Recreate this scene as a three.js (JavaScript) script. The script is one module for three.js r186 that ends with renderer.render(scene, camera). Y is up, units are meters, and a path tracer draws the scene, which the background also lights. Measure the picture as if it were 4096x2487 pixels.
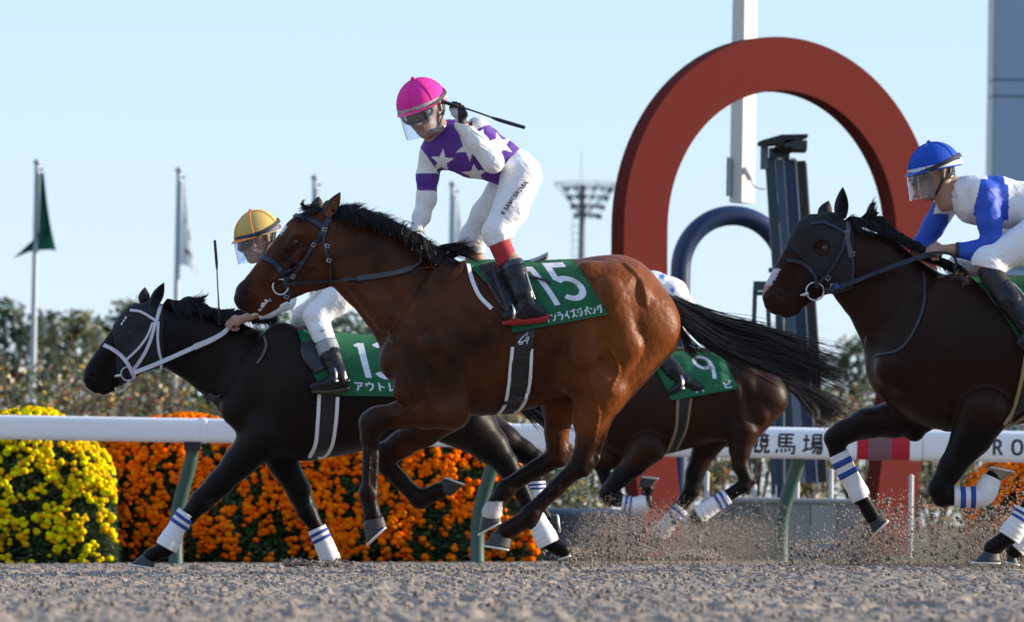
import * as THREE from 'three';
import { mergeGeometries, mergeVertices } from 'three/addons/utils/BufferGeometryUtils.js';
import { ImprovedNoise } from 'three/addons/math/ImprovedNoise.js';

// ---------- camera, sky, sun, exposure ----------
const scene = new THREE.Scene();
const FPX = 22740, CX = 2048, CY = 1243.5, EYE = 0.3;            // lens: focal length and centre in pixels of a 4096 x 2487 frame
const camera = new THREE.PerspectiveCamera(2 * Math.atan(CY / FPX) * 180 / Math.PI, 4096 / 2487, 0.5, 6000);
camera.position.set(0, EYE, 0);
camera.rotation.set(2.0816 * Math.PI / 180, 0, 0);
camera.rotateZ(0.97 * Math.PI / 180);
camera.focus = 30.5; camera.userData.fStop = 6.3;
camera.updateMatrixWorld(true);
const SUN = new THREE.Vector3(0.945, 0.28, -0.125).normalize();
{
  const W = 512, H = 256, data = new Float32Array(W * H * 4);
  const mixc = (a, b, t) => a.map((v, i) => v + (b[i] - v) * t);
  for (let j = 0; j < H; j++) for (let i = 0; i < W; i++) {
    const el = ((j + 0.5) / H - 0.5) * Math.PI, az = ((i + 0.5) / W - 0.5) * 2 * Math.PI;
    const d = new THREE.Vector3(Math.cos(el) * Math.cos(az), Math.sin(el), Math.cos(el) * Math.sin(az));
    const e = Math.max(0, el) * 180 / Math.PI, cs = d.dot(SUN);
    let c = mixc([0.84, 0.945, 1.02], [0.62, 0.865, 1.05], Math.min(1, e / 5.5));
    c = mixc(c, [0.50, 0.68, 0.98], THREE.MathUtils.smoothstep(e, 4, 40));
    c = mixc(c, [0.17, 0.31, 0.68], THREE.MathUtils.smoothstep(e, 20, 90));
    const glow = Math.pow(Math.max(0, cs), 12) * 0.45 + Math.pow(Math.max(0, cs), 60) * 0.9;
    const k = (j * W + i) * 4;
    data[k] = (c[0] + glow) * 0.625; data[k + 1] = (c[1] + glow * 0.92) * 0.625; data[k + 2] = (c[2] + glow * 0.78) * 0.625; data[k + 3] = 1;
  }
  const t = new THREE.DataTexture(data, W, H, THREE.RGBAFormat, THREE.FloatType);
  t.mapping = THREE.EquirectangularReflectionMapping; t.magFilter = THREE.LinearFilter; t.needsUpdate = true;
  scene.background = t; scene.environment = t;
}
const sun = new THREE.DirectionalLight(new THREE.Color().setRGB(1, 0.86, 0.68), 5);
sun.position.copy(SUN).multiplyScalar(60).add(new THREE.Vector3(0, 0, -34)); sun.target.position.set(0, 0, -34);
sun.castShadow = true; sun.shadow.mapSize.set(2048, 2048); sun.shadow.radius = 1.2;
Object.assign(sun.shadow.camera, { left: -16, right: 16, top: 16, bottom: -16, near: 1, far: 200 });
scene.add(sun, sun.target);
const renderer = new THREE.WebGLRenderer({ antialias: true });
renderer.toneMapping = THREE.LinearToneMapping; renderer.toneMappingExposure = 1.6;
renderer.shadowMap.enabled = true;

// ---------- helpers ----------
let seedState = 12345;
const rnd = () => { seedState = (seedState + 0x6d2b79f5) | 0; let t = Math.imul(seedState ^ (seedState >>> 15), 1 | seedState); t = (t + Math.imul(t ^ (t >>> 7), 61 | t)) ^ t; return ((t ^ (t >>> 14)) >>> 0) / 4294967296; };
const rr = (a, b) => a + (b - a) * rnd();
const gauss = () => (rnd() + rnd() + rnd() + rnd() - 2) * 1.0;
const V = (x, y, z) => new THREE.Vector3(x, y, z);
const perlin = new ImprovedNoise();
const noise = (x, y, z) => perlin.noise(x, y, z);
const clamp = THREE.MathUtils.clamp, lerp = THREE.MathUtils.lerp, smooth = THREE.MathUtils.smoothstep;
const col = (r, g, b) => new THREE.Color().setRGB(r, g, b);
// the point on the upright plane at distance D that a pixel of the frame looks at (measuring aid)
const W = (x, y, D) => {
  const v = V((x - CX) / FPX, -(y - CY) / FPX, -1).applyQuaternion(camera.quaternion);
  return v.multiplyScalar(D / -v.z).add(camera.position);
};
const used = new Map();
const numbered = (n) => { const k = used.get(n) || 0; used.set(n, k + 1); return k ? n + '_' + String(k).padStart(3, '0') : n; };
function thing(name, label, category, pos, group) {
  const o = new THREE.Group(); o.name = numbered(name); o.position.copy(pos); scene.add(o);
  o.userData.label = label; o.userData.category = category; if (group) o.userData.group = group;
  return o;
}
function mesh(name, geo, mat, parent, shift) {                     // a mesh; world geometry is moved into its thing's own frame
  if (shift) geo.translate(-shift.x, -shift.y, -shift.z);
  const m = new THREE.Mesh(geo, mat); m.castShadow = true; m.receiveShadow = true;
  m.name = parent === scene ? numbered(name) : name; parent.add(m); return m;
}
const S = (p) => new THREE.MeshStandardMaterial(p);
const M = {
  steel: S({ color: col(0.62, 0.63, 0.66), metalness: 1, roughness: 0.3 }),
  leatherBlack: S({ color: col(0.012, 0.012, 0.016), roughness: 0.38 }),
  leatherNavy: S({ color: col(0.012, 0.02, 0.04), roughness: 0.42 }),
  leatherBoot: new THREE.MeshPhysicalMaterial({ color: col(0.008, 0.009, 0.012), roughness: 0.3, specularIntensity: 0.7 }),
  whiteStrap: S({ color: col(0.62, 0.62, 0.70), roughness: 0.5 }),
  hair: S({ color: col(0.010, 0.008, 0.008), roughness: 0.36 }),
  hairBrown: S({ color: col(0.035, 0.024, 0.022), roughness: 0.45 }),
  clothWhite: S({ color: col(0.80, 0.80, 0.82), roughness: 0.8, side: THREE.DoubleSide }),
  hoof: S({ color: col(0.035, 0.033, 0.036), roughness: 0.55 }),
  hoofPale: S({ color: col(0.30, 0.25, 0.20), roughness: 0.6 }),
  shoe: S({ color: col(0.70, 0.68, 0.64), metalness: 0.7, roughness: 0.4 }),
  eye: new THREE.MeshPhysicalMaterial({ color: col(0.01, 0.006, 0.004), roughness: 0.08, clearcoat: 1 }),
  skin: S({ color: col(0.42, 0.23, 0.16), roughness: 0.6 }),
  blueBand: S({ color: col(0.02, 0.07, 0.34), roughness: 0.75 }),
  red: S({ color: col(0.35, 0.012, 0.02), roughness: 0.7 }),
  black: S({ color: col(0.012, 0.012, 0.013), roughness: 0.6 }),
  white: S({ color: col(0.80, 0.80, 0.80), roughness: 0.35 }),
  clear: new THREE.MeshPhysicalMaterial({ color: col(0.84, 0.90, 0.98), transmission: 1, thickness: 0, roughness: 0.04, ior: 1.7, side: THREE.DoubleSide }),
  smoke: new THREE.MeshPhysicalMaterial({ color: col(0.72, 0.74, 0.78), transmission: 1, thickness: 0, roughness: 0.05, ior: 1.45, side: THREE.DoubleSide }),
};
function geoFrom(pos, idx, colors, uv) {
  const g = new THREE.BufferGeometry();
  g.setAttribute('position', new THREE.Float32BufferAttribute(pos, 3));
  if (colors) g.setAttribute('color', new THREE.Float32BufferAttribute(colors, 3));
  if (uv) g.setAttribute('uv', new THREE.Float32BufferAttribute(uv, 2));
  g.setIndex(idx); g.computeVertexNormals(); return g;
}
const clean = (g) => { for (const k of Object.keys(g.attributes)) if (!['position', 'normal'].includes(k)) g.deleteAttribute(k); return g.index ? g.toNonIndexed() : g; };
const merge = (list) => mergeGeometries(list.map(clean));
// round tube through points with a radius each
function tube(pts, radii, sides = 10, caps = true, closedSmooth = true, flat) {
  const n = pts.length, pos = [], idx = []; let prev = null;
  const up0 = V(0, 0, 1);
  for (let i = 0; i < n; i++) {
    const t = pts[Math.min(n - 1, i + 1)].clone().sub(pts[Math.max(0, i - 1)]).normalize();
    let a = prev ? prev.clone().sub(t.clone().multiplyScalar(prev.dot(t))) : up0.clone().sub(t.clone().multiplyScalar(up0.dot(t)));
    if (a.lengthSq() < 1e-8) a = V(1, 0, 0).sub(t.clone().multiplyScalar(t.x)); a.normalize(); prev = a;
    const b = t.clone().cross(a);
    for (let k = 0; k < sides; k++) { const f = k / sides * 2 * Math.PI, r = radii[i] ?? radii[radii.length - 1]; const p = pts[i].clone().addScaledVector(a, Math.cos(f) * r * (flat || 1)).addScaledVector(b, Math.sin(f) * r); pos.push(p.x, p.y, p.z); }
  }
  for (let i = 0; i < n - 1; i++) for (let k = 0; k < sides; k++) { const q = (k + 1) % sides, A = i * sides + k, B = i * sides + q; idx.push(A, B, A + sides, B, B + sides, A + sides); }
  if (caps) for (const e of [0, n - 1]) { const c = pos.length / 3; pos.push(pts[e].x, pts[e].y, pts[e].z); for (let k = 0; k < sides; k++) { const q = (k + 1) % sides; e ? idx.push(c, e * sides + k, e * sides + q) : idx.push(c, q, k); } }
  return geoFrom(pos, idx);
}
const spline = (pts, n) => new THREE.CatmullRomCurve3(pts, false, 'centripetal').getPoints(n);
function box(w, h, d, x = 0, y = 0, z = 0) { const g = new THREE.BoxGeometry(w, h, d); g.translate(x, y, z); return g; }
// band with thickness through points, lying across the given normals
function band(pts, normals, width, thick) {
  const pos = [], idx = [], n = pts.length;
  for (let i = 0; i < n; i++) {
    const t = pts[Math.min(n - 1, i + 1)].clone().sub(pts[Math.max(0, i - 1)]).normalize(), N = normals[i].clone();
    const s = N.clone().cross(t).normalize(); const nn = t.clone().cross(s).normalize(); if (nn.dot(N) < 0) nn.negate();
    const w = (typeof width === 'function' ? width(i / (n - 1)) : width) / 2;
    for (const [a, b] of [[-1, 0], [-0.86, 1], [0.86, 1], [1, 0]]) { const p = pts[i].clone().addScaledVector(s, a * w).addScaledVector(nn, b * thick); pos.push(p.x, p.y, p.z); }
  }
  for (let i = 0; i < n - 1; i++) for (let k = 0; k < 4; k++) { const q = (k + 1) % 4, A = i * 4 + k, B = i * 4 + q; idx.push(A, A + 4, B, B, A + 4, B + 4); }
  idx.push(0, 1, 2, 0, 2, 3); const e = (n - 1) * 4; idx.push(e, e + 2, e + 1, e, e + 3, e + 2);
  const g = geoFrom(pos, idx).toNonIndexed(); g.computeVertexNormals(); return g;
}

// ---------- bodies: smoothly joined tapered bones, meshed on a grid ----------
class Field {                                                     // coordinates: frame pixels at the actor's distance, y down, z towards the viewer
  constructor() { this.b = []; this.subs = []; this.minfl = 1; }
  add(x1, y1, z1, r1, x2, y2, z2, r2, fl = 1, k = 26) { this.b.push([x1, y1, z1, r1, x2 - x1, y2 - y1, z2 - z1, r2 - r1, fl, k, 0]); const q = this.b[this.b.length - 1]; q[10] = q[4] * q[4] + q[5] * q[5] + q[6] * q[6] || 1e-6; this.minfl = Math.min(this.minfl, fl); return this; }
  ball(x, y, z, r, fl = 1, k = 26) { return this.add(x, y, z, r, x, y, z, r, fl, k); }
  chain(list, fl = 1, k = 26) { for (let i = 0; i + 1 < list.length; i++) this.add(...list[i].slice(0, 4), ...list[i + 1].slice(0, 4), list[i][4] ?? fl, k); return this; }
  cut(x1, y1, z1, r1, x2, y2, z2, r2, k = 8) { this.subs.push([x1, y1, z1, r1, x2 - x1, y2 - y1, z2 - z1, r2 - r1, k]); return this; }
  one(q, x, y, z) {
    const px = x - q[0], py = y - q[1], pz = z - q[2];
    let t = (px * q[4] + py * q[5] + pz * q[6]) / q[10]; t = t < 0 ? 0 : t > 1 ? 1 : t;
    const dx = px - t * q[4], dy = py - t * q[5], dz = (pz - t * q[6]) / q[8];
    return Math.sqrt(dx * dx + dy * dy + dz * dz) - q[3] - t * q[7];
  }
  at(x, y, z, list = this.b) {
    let d = 1e5;
    for (let i = 0; i < list.length; i++) {
      const q = list[i], e = this.one(q, x, y, z), k = q[9], h = k - Math.abs(d - e);
      d = h > 0 ? Math.min(d, e) - h * h / (4 * k) : Math.min(d, e);
    }
    for (const q of this.subs) {
      const px = x - q[0], py = y - q[1], pz = z - q[2], l = q[4] * q[4] + q[5] * q[5] + q[6] * q[6] || 1e-6;
      const t = clamp((px * q[4] + py * q[5] + pz * q[6]) / l, 0, 1), dx = px - t * q[4], dy = py - t * q[5], dz = pz - t * q[6];
      const e = -(Math.sqrt(dx * dx + dy * dy + dz * dz) - q[3] - t * q[7]), k = q[8], h = k - Math.abs(d - e);
      d = h > 0 ? Math.max(d, e) + h * h / (4 * k) : Math.max(d, e);
    }
    return this.extra ? this.extra(d, x, y, z) : d;
  }
  surf(x, y, z0 = 420) {                                          // z of the near skin at a pixel, or null
    let z = z0;
    for (let i = 0; i < 160; i++) { const d = this.at(x, y, z); if (d < 0.6) return z; z -= Math.max(1.5, d * this.minfl * 0.9); if (z < -420) return null; }
    return z;
  }
  vein(pts, r, k = 7) { const q = new THREE.CatmullRomCurve3(pts.map((p) => V(p[0], p[1], 0)), false, 'centripetal').getPoints(pts.length * 3).map((p) => [p.x, p.y, (this.surf(p.x, p.y) ?? 0) - r * 0.35, r]); for (let i = 0; i + 1 < q.length; i++) this.add(...q[i], ...q[i + 1], 1, k); return this; }
  grad(x, y, z, l, e = 2) { return [this.at(x + e, y, z, l) - this.at(x - e, y, z, l), this.at(x, y + e, z, l) - this.at(x, y - e, z, l), this.at(x, y, z + e, l) - this.at(x, y, z - e, l)]; }
  mesh(A, cell, paint, clip) {
    const lo = [1e9, 1e9, 1e9], hi = [-1e9, -1e9, -1e9];
    for (const q of this.b) for (const s of [0, 1]) for (let c = 0; c < 3; c++) { const r = (q[3] + s * q[7]) * (c === 2 ? q[8] : 1) + 4 * cell, v = q[c] + s * q[4 + c]; lo[c] = Math.min(lo[c], v - r); hi[c] = Math.max(hi[c], v + r); }
    if (clip) for (let c = 0; c < 3; c++) { lo[c] = Math.max(lo[c], clip[c]); hi[c] = Math.min(hi[c], clip[c + 3]); }
    const B = 5, NB = B + 1, nb = [0, 1, 2].map((c) => Math.ceil((hi[c] - lo[c]) / cell / B) + 1);
    const half = B * cell * 0.5 * 1.7321 + 1.5 * cell, ids = new Map(), pos = [], nor = [], colr = [], uvs = [], idx = [], edges = [], tmp = [0, 0, 0];
    const key = (i, j, k) => (k * 4096 + j) * 4096 + i, g = new Float32Array(NB * NB * NB), v = new Float32Array(8);
    const stiff = this.b.map((q) => Math.min(1, q[8]) * 0.92);
    for (let bk = 0; bk < nb[2]; bk++) for (let bj = 0; bj < nb[1]; bj++) for (let bi = 0; bi < nb[0]; bi++) {
      const x0 = lo[0] + bi * B * cell, y0 = lo[1] + bj * B * cell, z0 = lo[2] + bk * B * cell;
      let least = 1e9, deep = false; const ds = this.b.map((q, i) => { const d = this.one(q, x0 + B * cell / 2, y0 + B * cell / 2, z0 + B * cell / 2), low = d > 0 ? d * stiff[i] - half : d - half; if (d + half / stiff[i] < -42) deep = true; if (low < least) least = low; return low; });
      if (least > 12 || deep) continue;
      const keep = this.b.filter((q, i) => ds[i] < 46);
      let neg = 0;
      for (let k = 0, n = 0; k < NB; k++) for (let j = 0; j < NB; j++) for (let i = 0; i < NB; i++, n++) { const d = this.at(x0 + i * cell, y0 + j * cell, z0 + k * cell, keep); g[n] = d; if (d < 0) neg++; }
      if (!neg || neg === NB * NB * NB) continue;
      for (let k = 0; k < B; k++) for (let j = 0; j < B; j++) for (let i = 0; i < B; i++) {
        let mask = 0; const n0 = (k * NB + j) * NB + i;
        for (let c = 0; c < 8; c++) { const d = g[n0 + (c & 1) + ((c >> 1) & 1) * NB + (c >> 2) * NB * NB]; v[c] = d; if (d < 0) mask |= 1 << c; }
        if (mask === 0 || mask === 255) continue;
        const I = bi * B + i + 1, J = bj * B + j + 1, K = bk * B + k + 1, s = v[0] < 0;
        for (let a = 0; a < 3; a++) if (s !== v[1 << a] < 0) edges.push(I, J, K, a * 2 + (s ? 1 : 0));
        let sx = 0, sy = 0, sz = 0, m = 0;
        for (let a = 0; a < 8; a++) for (let bit = 1; bit < 8; bit <<= 1) {
          if (a & bit) continue; const b = a | bit; if ((v[a] < 0) === (v[b] < 0)) continue;
          const t = v[a] / (v[a] - v[b]);
          sx += (a & 1) + (bit === 1 ? t : 0); sy += ((a >> 1) & 1) + (bit === 2 ? t : 0); sz += (a >> 2) + (bit === 4 ? t : 0); m++;
        }
        let x = x0 + (i + sx / m) * cell, y = y0 + (j + sy / m) * cell, z = z0 + (k + sz / m) * cell;
        let G = this.grad(x, y, z, keep); const d = this.at(x, y, z, keep), gl = (G[0] * G[0] + G[1] * G[1] + G[2] * G[2]) / 16;
        if (gl > 0.05) { const f = clamp(d / gl / 4, -cell, cell); x -= G[0] * f; y -= G[1] * f; z -= G[2] * f; }
        ids.set(key(I, J, K), pos.length / 3);
        const w = A.l(x, y, z); pos.push(w.x, w.y, w.z); uvs.push((x * 0.86 + y * 0.5 + z * 0.31) * A.m / 0.22, (y * 0.86 - x * 0.5 + z * 0.27) * A.m / 0.5);
        const N = A.dir(G[0], G[1], G[2]); nor.push(N.x, N.y, N.z);
        if (paint) { paint(x, y, z, tmp, N); colr.push(tmp[0], tmp[1], tmp[2]); }
      }
    }
    const at = (i, j, k) => ids.get(key(i, j, k)) ?? -1;
    for (let e = 0; e < edges.length; e += 4) {
      const i = edges[e], j = edges[e + 1], k = edges[e + 2], a = edges[e + 3] >> 1, flip = edges[e + 3] & 1;
      const q = a === 0 ? [at(i, j - 1, k - 1), at(i, j, k - 1), at(i, j, k), at(i, j - 1, k)] : a === 1 ? [at(i - 1, j, k - 1), at(i - 1, j, k), at(i, j, k), at(i, j, k - 1)] : [at(i - 1, j - 1, k), at(i, j - 1, k), at(i, j, k), at(i - 1, j, k)];
      if (q[0] < 0 || q[1] < 0 || q[2] < 0 || q[3] < 0) continue;
      flip ? idx.push(q[0], q[2], q[1], q[0], q[3], q[2]) : idx.push(q[0], q[1], q[2], q[0], q[2], q[3]);
    }
    const geo = new THREE.BufferGeometry();
    geo.setAttribute('position', new THREE.Float32BufferAttribute(pos, 3)); geo.setAttribute('normal', new THREE.Float32BufferAttribute(nor, 3));
    geo.setAttribute('uv', new THREE.Float32BufferAttribute(uvs, 2));
    if (paint) geo.setAttribute('color', new THREE.Float32BufferAttribute(colr, 3));
    geo.setIndex(idx); return geo;
  }
}
class Actor {                                                     // an actor's own frame: origin on the ground below it, measured in frame pixels at its distance
  constructor(name, label, category, D, x0, y0, group) {
    this.D = D; this.x0 = x0; this.y0 = y0; this.o = W(x0, y0, D); this.ex = W(x0 + 200, y0, D).sub(this.o).divideScalar(200); this.ey = W(x0, y0 + 200, D).sub(this.o).divideScalar(200);
    this.m = this.ex.length(); this.g = thing(name, label, category, this.o, group); this.nx = this.ex.clone().divideScalar(this.m); this.ny = this.ey.clone().divideScalar(this.m);
  }
  l(x, y, z = 0) { const v = this.ex.clone().multiplyScalar(x - this.x0).addScaledVector(this.ey, y - this.y0); v.z += z * this.m; return v; }
  dir(x, y, z) { const v = this.nx.clone().multiplyScalar(x).addScaledVector(this.ny, y); v.z += z; return v.normalize(); }
  add(name, geo, mat, parent = this.g) { return mesh(name, geo, mat, parent); }
  // strap over a body: points [x, y] are laid on the near skin, [x, y, z] are taken as they are
  strap(F, pts, width, thick, lift = 2, steps = 24) {
    const P = []; let last = null;
    const c = new THREE.CatmullRomCurve3(pts.map((p) => V(p[0], p[1], p[2] ?? 0)), false, 'centripetal');
    const free = pts.every((p) => p.length > 2), any = pts.some((p) => p.length > 2);
    const out = [], nor = [];
    for (let i = 0; i <= steps; i++) {
      const p = c.getPoint(i / steps); let z = p.z;
      if (!free && F) { const s = F.surf(p.x, p.y); const on = s !== null; if (on) { z = s + lift; } else z = last ?? p.z; last = z; }
      const w = this.l(p.x, p.y, z); out.push(w);
      if (F && !free) { const G = F.grad(p.x, p.y, z - lift, undefined, 3); const N = this.dir(G[0], G[1], G[2]); if (N.z < 0.15) N.z = 0.15; nor.push(N.normalize()); } else nor.push(V(0, 0.1, 1).normalize());
    }
    return band(out, nor, typeof width === 'function' ? (t) => width(t) * this.m : width * this.m, thick * this.m);
  }
  tube(pts, radii, steps = 16, sides = 8, flat) {
    const c = new THREE.CatmullRomCurve3(pts.map((p) => this.l(p[0], p[1], p[2] ?? 0)), false, 'centripetal');
    const P = [], R = []; for (let i = 0; i <= steps; i++) { const t = i / steps; P.push(c.getPoint(t)); const f = t * (radii.length - 1), a = Math.floor(f); R.push(lerp(radii[a], radii[Math.min(radii.length - 1, a + 1)], f - a) * this.m); }
    return tube(P, R, sides, true, true, flat);
  }
}
// ---------- ground ----------
const slope = (x) => 0.020 * clamp(x, -7, 7);
const baseY = (x, z) => -0.095 * smooth(-z, 33, 48) + slope(x) * smooth(-z, 10, 26) ;
function clod(x, z) {
  const big = noise(x * 2.6, 3.3, z * 1.5) * 0.010 + noise(x * 1.0, 9.1, z * 0.7) * 0.012;
  const a = Math.abs(noise(x * 17, 1.7, z * 9)), b = noise(x * 33, 5.1, z * 18), c = noise(x * 58, 2.2, z * 34);
  const pick = Math.max(0, noise(x * 13.1 + 7, 4.4, z * 7.4) - 0.1), lump = pick * 0.026, pit = -Math.max(0, noise(x * 6.3, 14.4, z * 4.0 + 3) - 0.22) * 0.08 - Math.max(0, noise(x * 21, 24.4, z * 11) - 0.2) * 0.040;
  return big + (0.2 - a) * 0.008 + b * 0.007 + c * 0.0065 + lump + pit;
}
const prints = []; for (let i = 0; i < 70; i++) prints.push([rr(-4.6, 4.6), rr(-36, -14.5), rr(0.09, 0.17), rr(0.02, 0.055)]);
{
  const xs = [], zs = [];
  for (const v of [-3000, -900, -300, -120, -60, -30, -16, -10, -7, -5.6]) xs.push(v);
  for (let x = -4.9; x < 4.9;) { xs.push(x); x += Math.abs(x) < 1.75 ? 0.0125 : Math.abs(x) < 2.9 ? 0.017 : 0.023; }
  for (const v of [5, 5.6, 7, 10, 16, 30, 60, 120, 300, 900, 3000]) xs.push(v);
  for (const v of [400, 100, 30, 10, 0, -6, -10, -12.5]) zs.push(v);
  for (let z = -13.6; z > -50;) { zs.push(z); z -= z > -20 ? 0.03 : z > -28 ? 0.04 : 0.058; }
  for (const v of [-50.5, -51, -52, -54, -57, -61, -66, -72, -80, -90, -105, -130, -170, -230, -320, -500, -900, -1700, -3500]) zs.push(v);
  const nx = xs.length, nz = zs.length, pos = new Float32Array(nx * nz * 3), colr = new Float32Array(nx * nz * 3), idx = new Uint32Array((nx - 1) * (nz - 1) * 6);
  let p = 0;
  for (let j = 0; j < nz; j++) for (let i = 0; i < nx; i++) {
    const x = xs[i], z = zs[j], track = z > -50.2 && z < -12 && Math.abs(x) < 5.2;
    let y = baseY(x, z);
    if (track) {
      y += clod(x, z);
      for (const q of prints) { const dx = (x - q[0]) / q[2], dz = (z - q[1]) / (q[2] * 1.6), r = dx * dx + dz * dz; if (r < 4) y += q[3] * (r < 1 ? (r - 0.9) : 0.55 * Math.exp(-(r - 1) * 2) * (0.6 + noise(x * 20, 0.5, z * 20))); }
    }
    pos[p] = x; pos[p + 1] = y; pos[p + 2] = z;
    const n1 = noise(x * 13, 8.8, z * 8) * 0.5 + noise(x * 37, 6.1, z * 21) * 0.6, n2 = noise(x * 2.1, 3.9, z * 1.1);
    const k = 1 + 0.42 * n1 + 0.16 * n2, warm = 1 + 0.06 * n1;
    if (z > -50.2) { colr[p] = 0.262 * k * warm; colr[p + 1] = 0.215 * k; colr[p + 2] = 0.174 * k / warm; }
    else { const gk = 0.7 + 0.3 * noise(x * 0.6, 1, z * 0.4); colr[p] = 0.09 * gk; colr[p + 1] = 0.11 * gk; colr[p + 2] = 0.035 * gk; }
    p += 3;
  }
  let q = 0;
  for (let j = 0; j < nz - 1; j++) for (let i = 0; i < nx - 1; i++) { const a = j * nx + i; idx[q++] = a; idx[q++] = a + 1; idx[q++] = a + nx; idx[q++] = a + 1; idx[q++] = a + nx + 1; idx[q++] = a + nx; }
  const g = new THREE.BufferGeometry(); g.setAttribute('position', new THREE.BufferAttribute(pos, 3)); g.setAttribute('color', new THREE.BufferAttribute(colr, 3)); g.setIndex(new THREE.BufferAttribute(idx, 1)); g.computeVertexNormals();
  const o = mesh('ground', g, S({ vertexColors: true, roughness: 0.95 }), scene); o.userData.kind = 'structure'; o.userData.label = 'churned grey brown sand track with lawn beyond the rail';
}
{ // loose clods lying on the track
  const gs = [0, 1, 2].map((v) => { const i0 = new THREE.IcosahedronGeometry(1, 2); i0.deleteAttribute('normal'); i0.deleteAttribute('uv'); const g = mergeVertices(i0, 1e-4), p = g.attributes.position; for (let i = 0; i < p.count; i++) { const x = p.getX(i), y = p.getY(i), z = p.getZ(i), k = 1 + 0.55 * noise(x * 1.7 + v * 5, y * 1.7, z * 1.7); p.setXYZ(i, x * k, y * k * 0.7, z * k); } g.computeVertexNormals(); return g; });
  const o = new THREE.Group(), m = S({ roughness: 0.95 }), M4 = new THREE.Matrix4(), Q = new THREE.Quaternion(), E = new THREE.Euler(), c = new THREE.Color();
  gs.forEach((g, k) => {
    const im = new THREE.InstancedMesh(g, m, 13000);
    for (let i = 0; i < im.count; i++) { const z = -lerp(13.8, 49.5, Math.pow(rnd(), 0.9)), x = rr(-1, 1) * (0.6 - z * 0.096), s = 0.0025 + 0.010 * Math.pow(rnd(), 3.0), n = rr(0.6, 1.25), y = baseY(x, z) + clod(x, z) + s * 0.25; Q.setFromEuler(E.set(rnd() * 6, rnd() * 6, rnd() * 6)); im.setMatrixAt(i, M4.compose(V(x, y, z), Q, V(s, s, s))); im.setColorAt(i, c.setRGB(0.262 * n, 0.215 * n, 0.174 * n)); }
    im.name = numbered('sand_clods'); im.userData.kind = 'stuff'; im.userData.label = 'loose clods of sand strewn over the track'; scene.add(im);
  });
}
const onGround = (x, z) => V(x, baseY(x, z), z);
const D_ = (x) => x * 1.6623;                                      // half-size frame measurements
const base = (x, D) => { const v = W(D_(x), 2070, D); return onGround(v.x, -D); };

// ---------- light tower, building ----------
{
  const D = 420, b = base(1389, D), px = D_(1) * D / FPX, H = W(0, D_(405), D).y - b.y;
  const t = thing('light_tower', 'tall grey floodlight tower with wide fan shaped lamp frame far beyond the track', 'light tower', b);
  const grey = S({ color: col(0.07, 0.085, 0.11), roughness: 0.6 });
  const T = (y) => H - (y - 405) * px, X = (x) => (x - 1389) * px;
  const mast = new THREE.CylinderGeometry(6.5 * px, 11 * px, T(420), 12); mast.translate(0, T(420) / 2, 0); mesh('mast', mast, grey, t);
  const hoop = new THREE.TorusGeometry(80 * px, 1.2 * px, 6, 40); hoop.rotateX(Math.PI / 2); hoop.scale(1, 1, 1); hoop.translate(X(1400), T(418), 0); mesh('hoop', hoop, grey, t);
  for (const [y, w] of [[428, 62], [448, 52], [470, 42], [492, 34]]) {
    const dk = new THREE.CylinderGeometry(w * px, w * px, 2.2 * px, 24, 1, true); dk.translate(X(1402), T(y), 0);
    const r = new THREE.TorusGeometry(w * px, 1.6 * px, 6, 36); r.rotateX(Math.PI / 2); r.translate(X(1402), T(y), 0); mesh('deck', r, grey, t);
    for (let k = 0; k < 9; k++) { const a = k / 9 * Math.PI * 1.2 - 0.35; const l = new THREE.CylinderGeometry(4.6 * px, 3.4 * px, 7 * px, 10); l.rotateX(1.2); l.translate(X(1402) + Math.cos(a) * w * px * 0.9, T(y + 7), Math.sin(a) * w * px * 0.9); mesh('floodlight', l, grey, t); }
  }
  const arms = [];
  for (let k = 0; k < 10; k++) { const a = k / 10 * 2 * Math.PI; arms.push(tube([V(X(1390), T(500), 0), V(X(1400) + Math.cos(a) * 80 * px, T(418), Math.sin(a) * 80 * px)], [1.1 * px], 5)); }
  mesh('strut', merge(arms), grey, t);
  const lad = []; for (let y = 520; y < 1240; y += 18) lad.push(box(16 * px, 1.5 * px, 1 * px, X(1374), T(y), 0)); lad.push(box(1.4 * px, T(505), px, X(1366), T(505) / 2, 0)); mesh('ladder', merge(lad), grey, t);
  const rod = new THREE.CylinderGeometry(0.6 * px, 0.8 * px, 70 * px, 6); rod.translate(X(1385), T(375), 0); mesh('lightning_rod', rod, grey, t);
}
{
  const D = 112, b = base(2378, D), t = thing('tower_building', 'pale blue grey panelled tower block at the right edge behind the track', 'building', b);
  const wall = S({ color: col(0.30, 0.39, 0.55), roughness: 0.55 }), cornerM = S({ color: col(0.6, 0.62, 0.66), roughness: 0.6 }), px = D_(1) * D / FPX;
  const core = box(9.6, 24, 1.2, 4.8 + 0.06, 12, -0.7); mesh('core', core, S({ color: col(0.16, 0.19, 0.26), roughness: 0.7 }), t);
  let y = 0; const hs = [2.0, 3.0, 0.33, 3.4, 0.33, 3.4, 0.33, 3.4, 0.33, 3.4, 0.33, 3.4];
  for (const h of hs) {
    for (let c = 0; c < 5; c++) mesh('wall_panel', box(1.9, h - 0.03, 0.06, 0.98 + c * 1.94, y + h / 2, -0.04), wall, t);
    mesh('corner_panel', box(0.05, h - 0.03, 1.2, 0, y + h / 2, -0.68), cornerM, t);
    y += h;
  }
}

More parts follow.
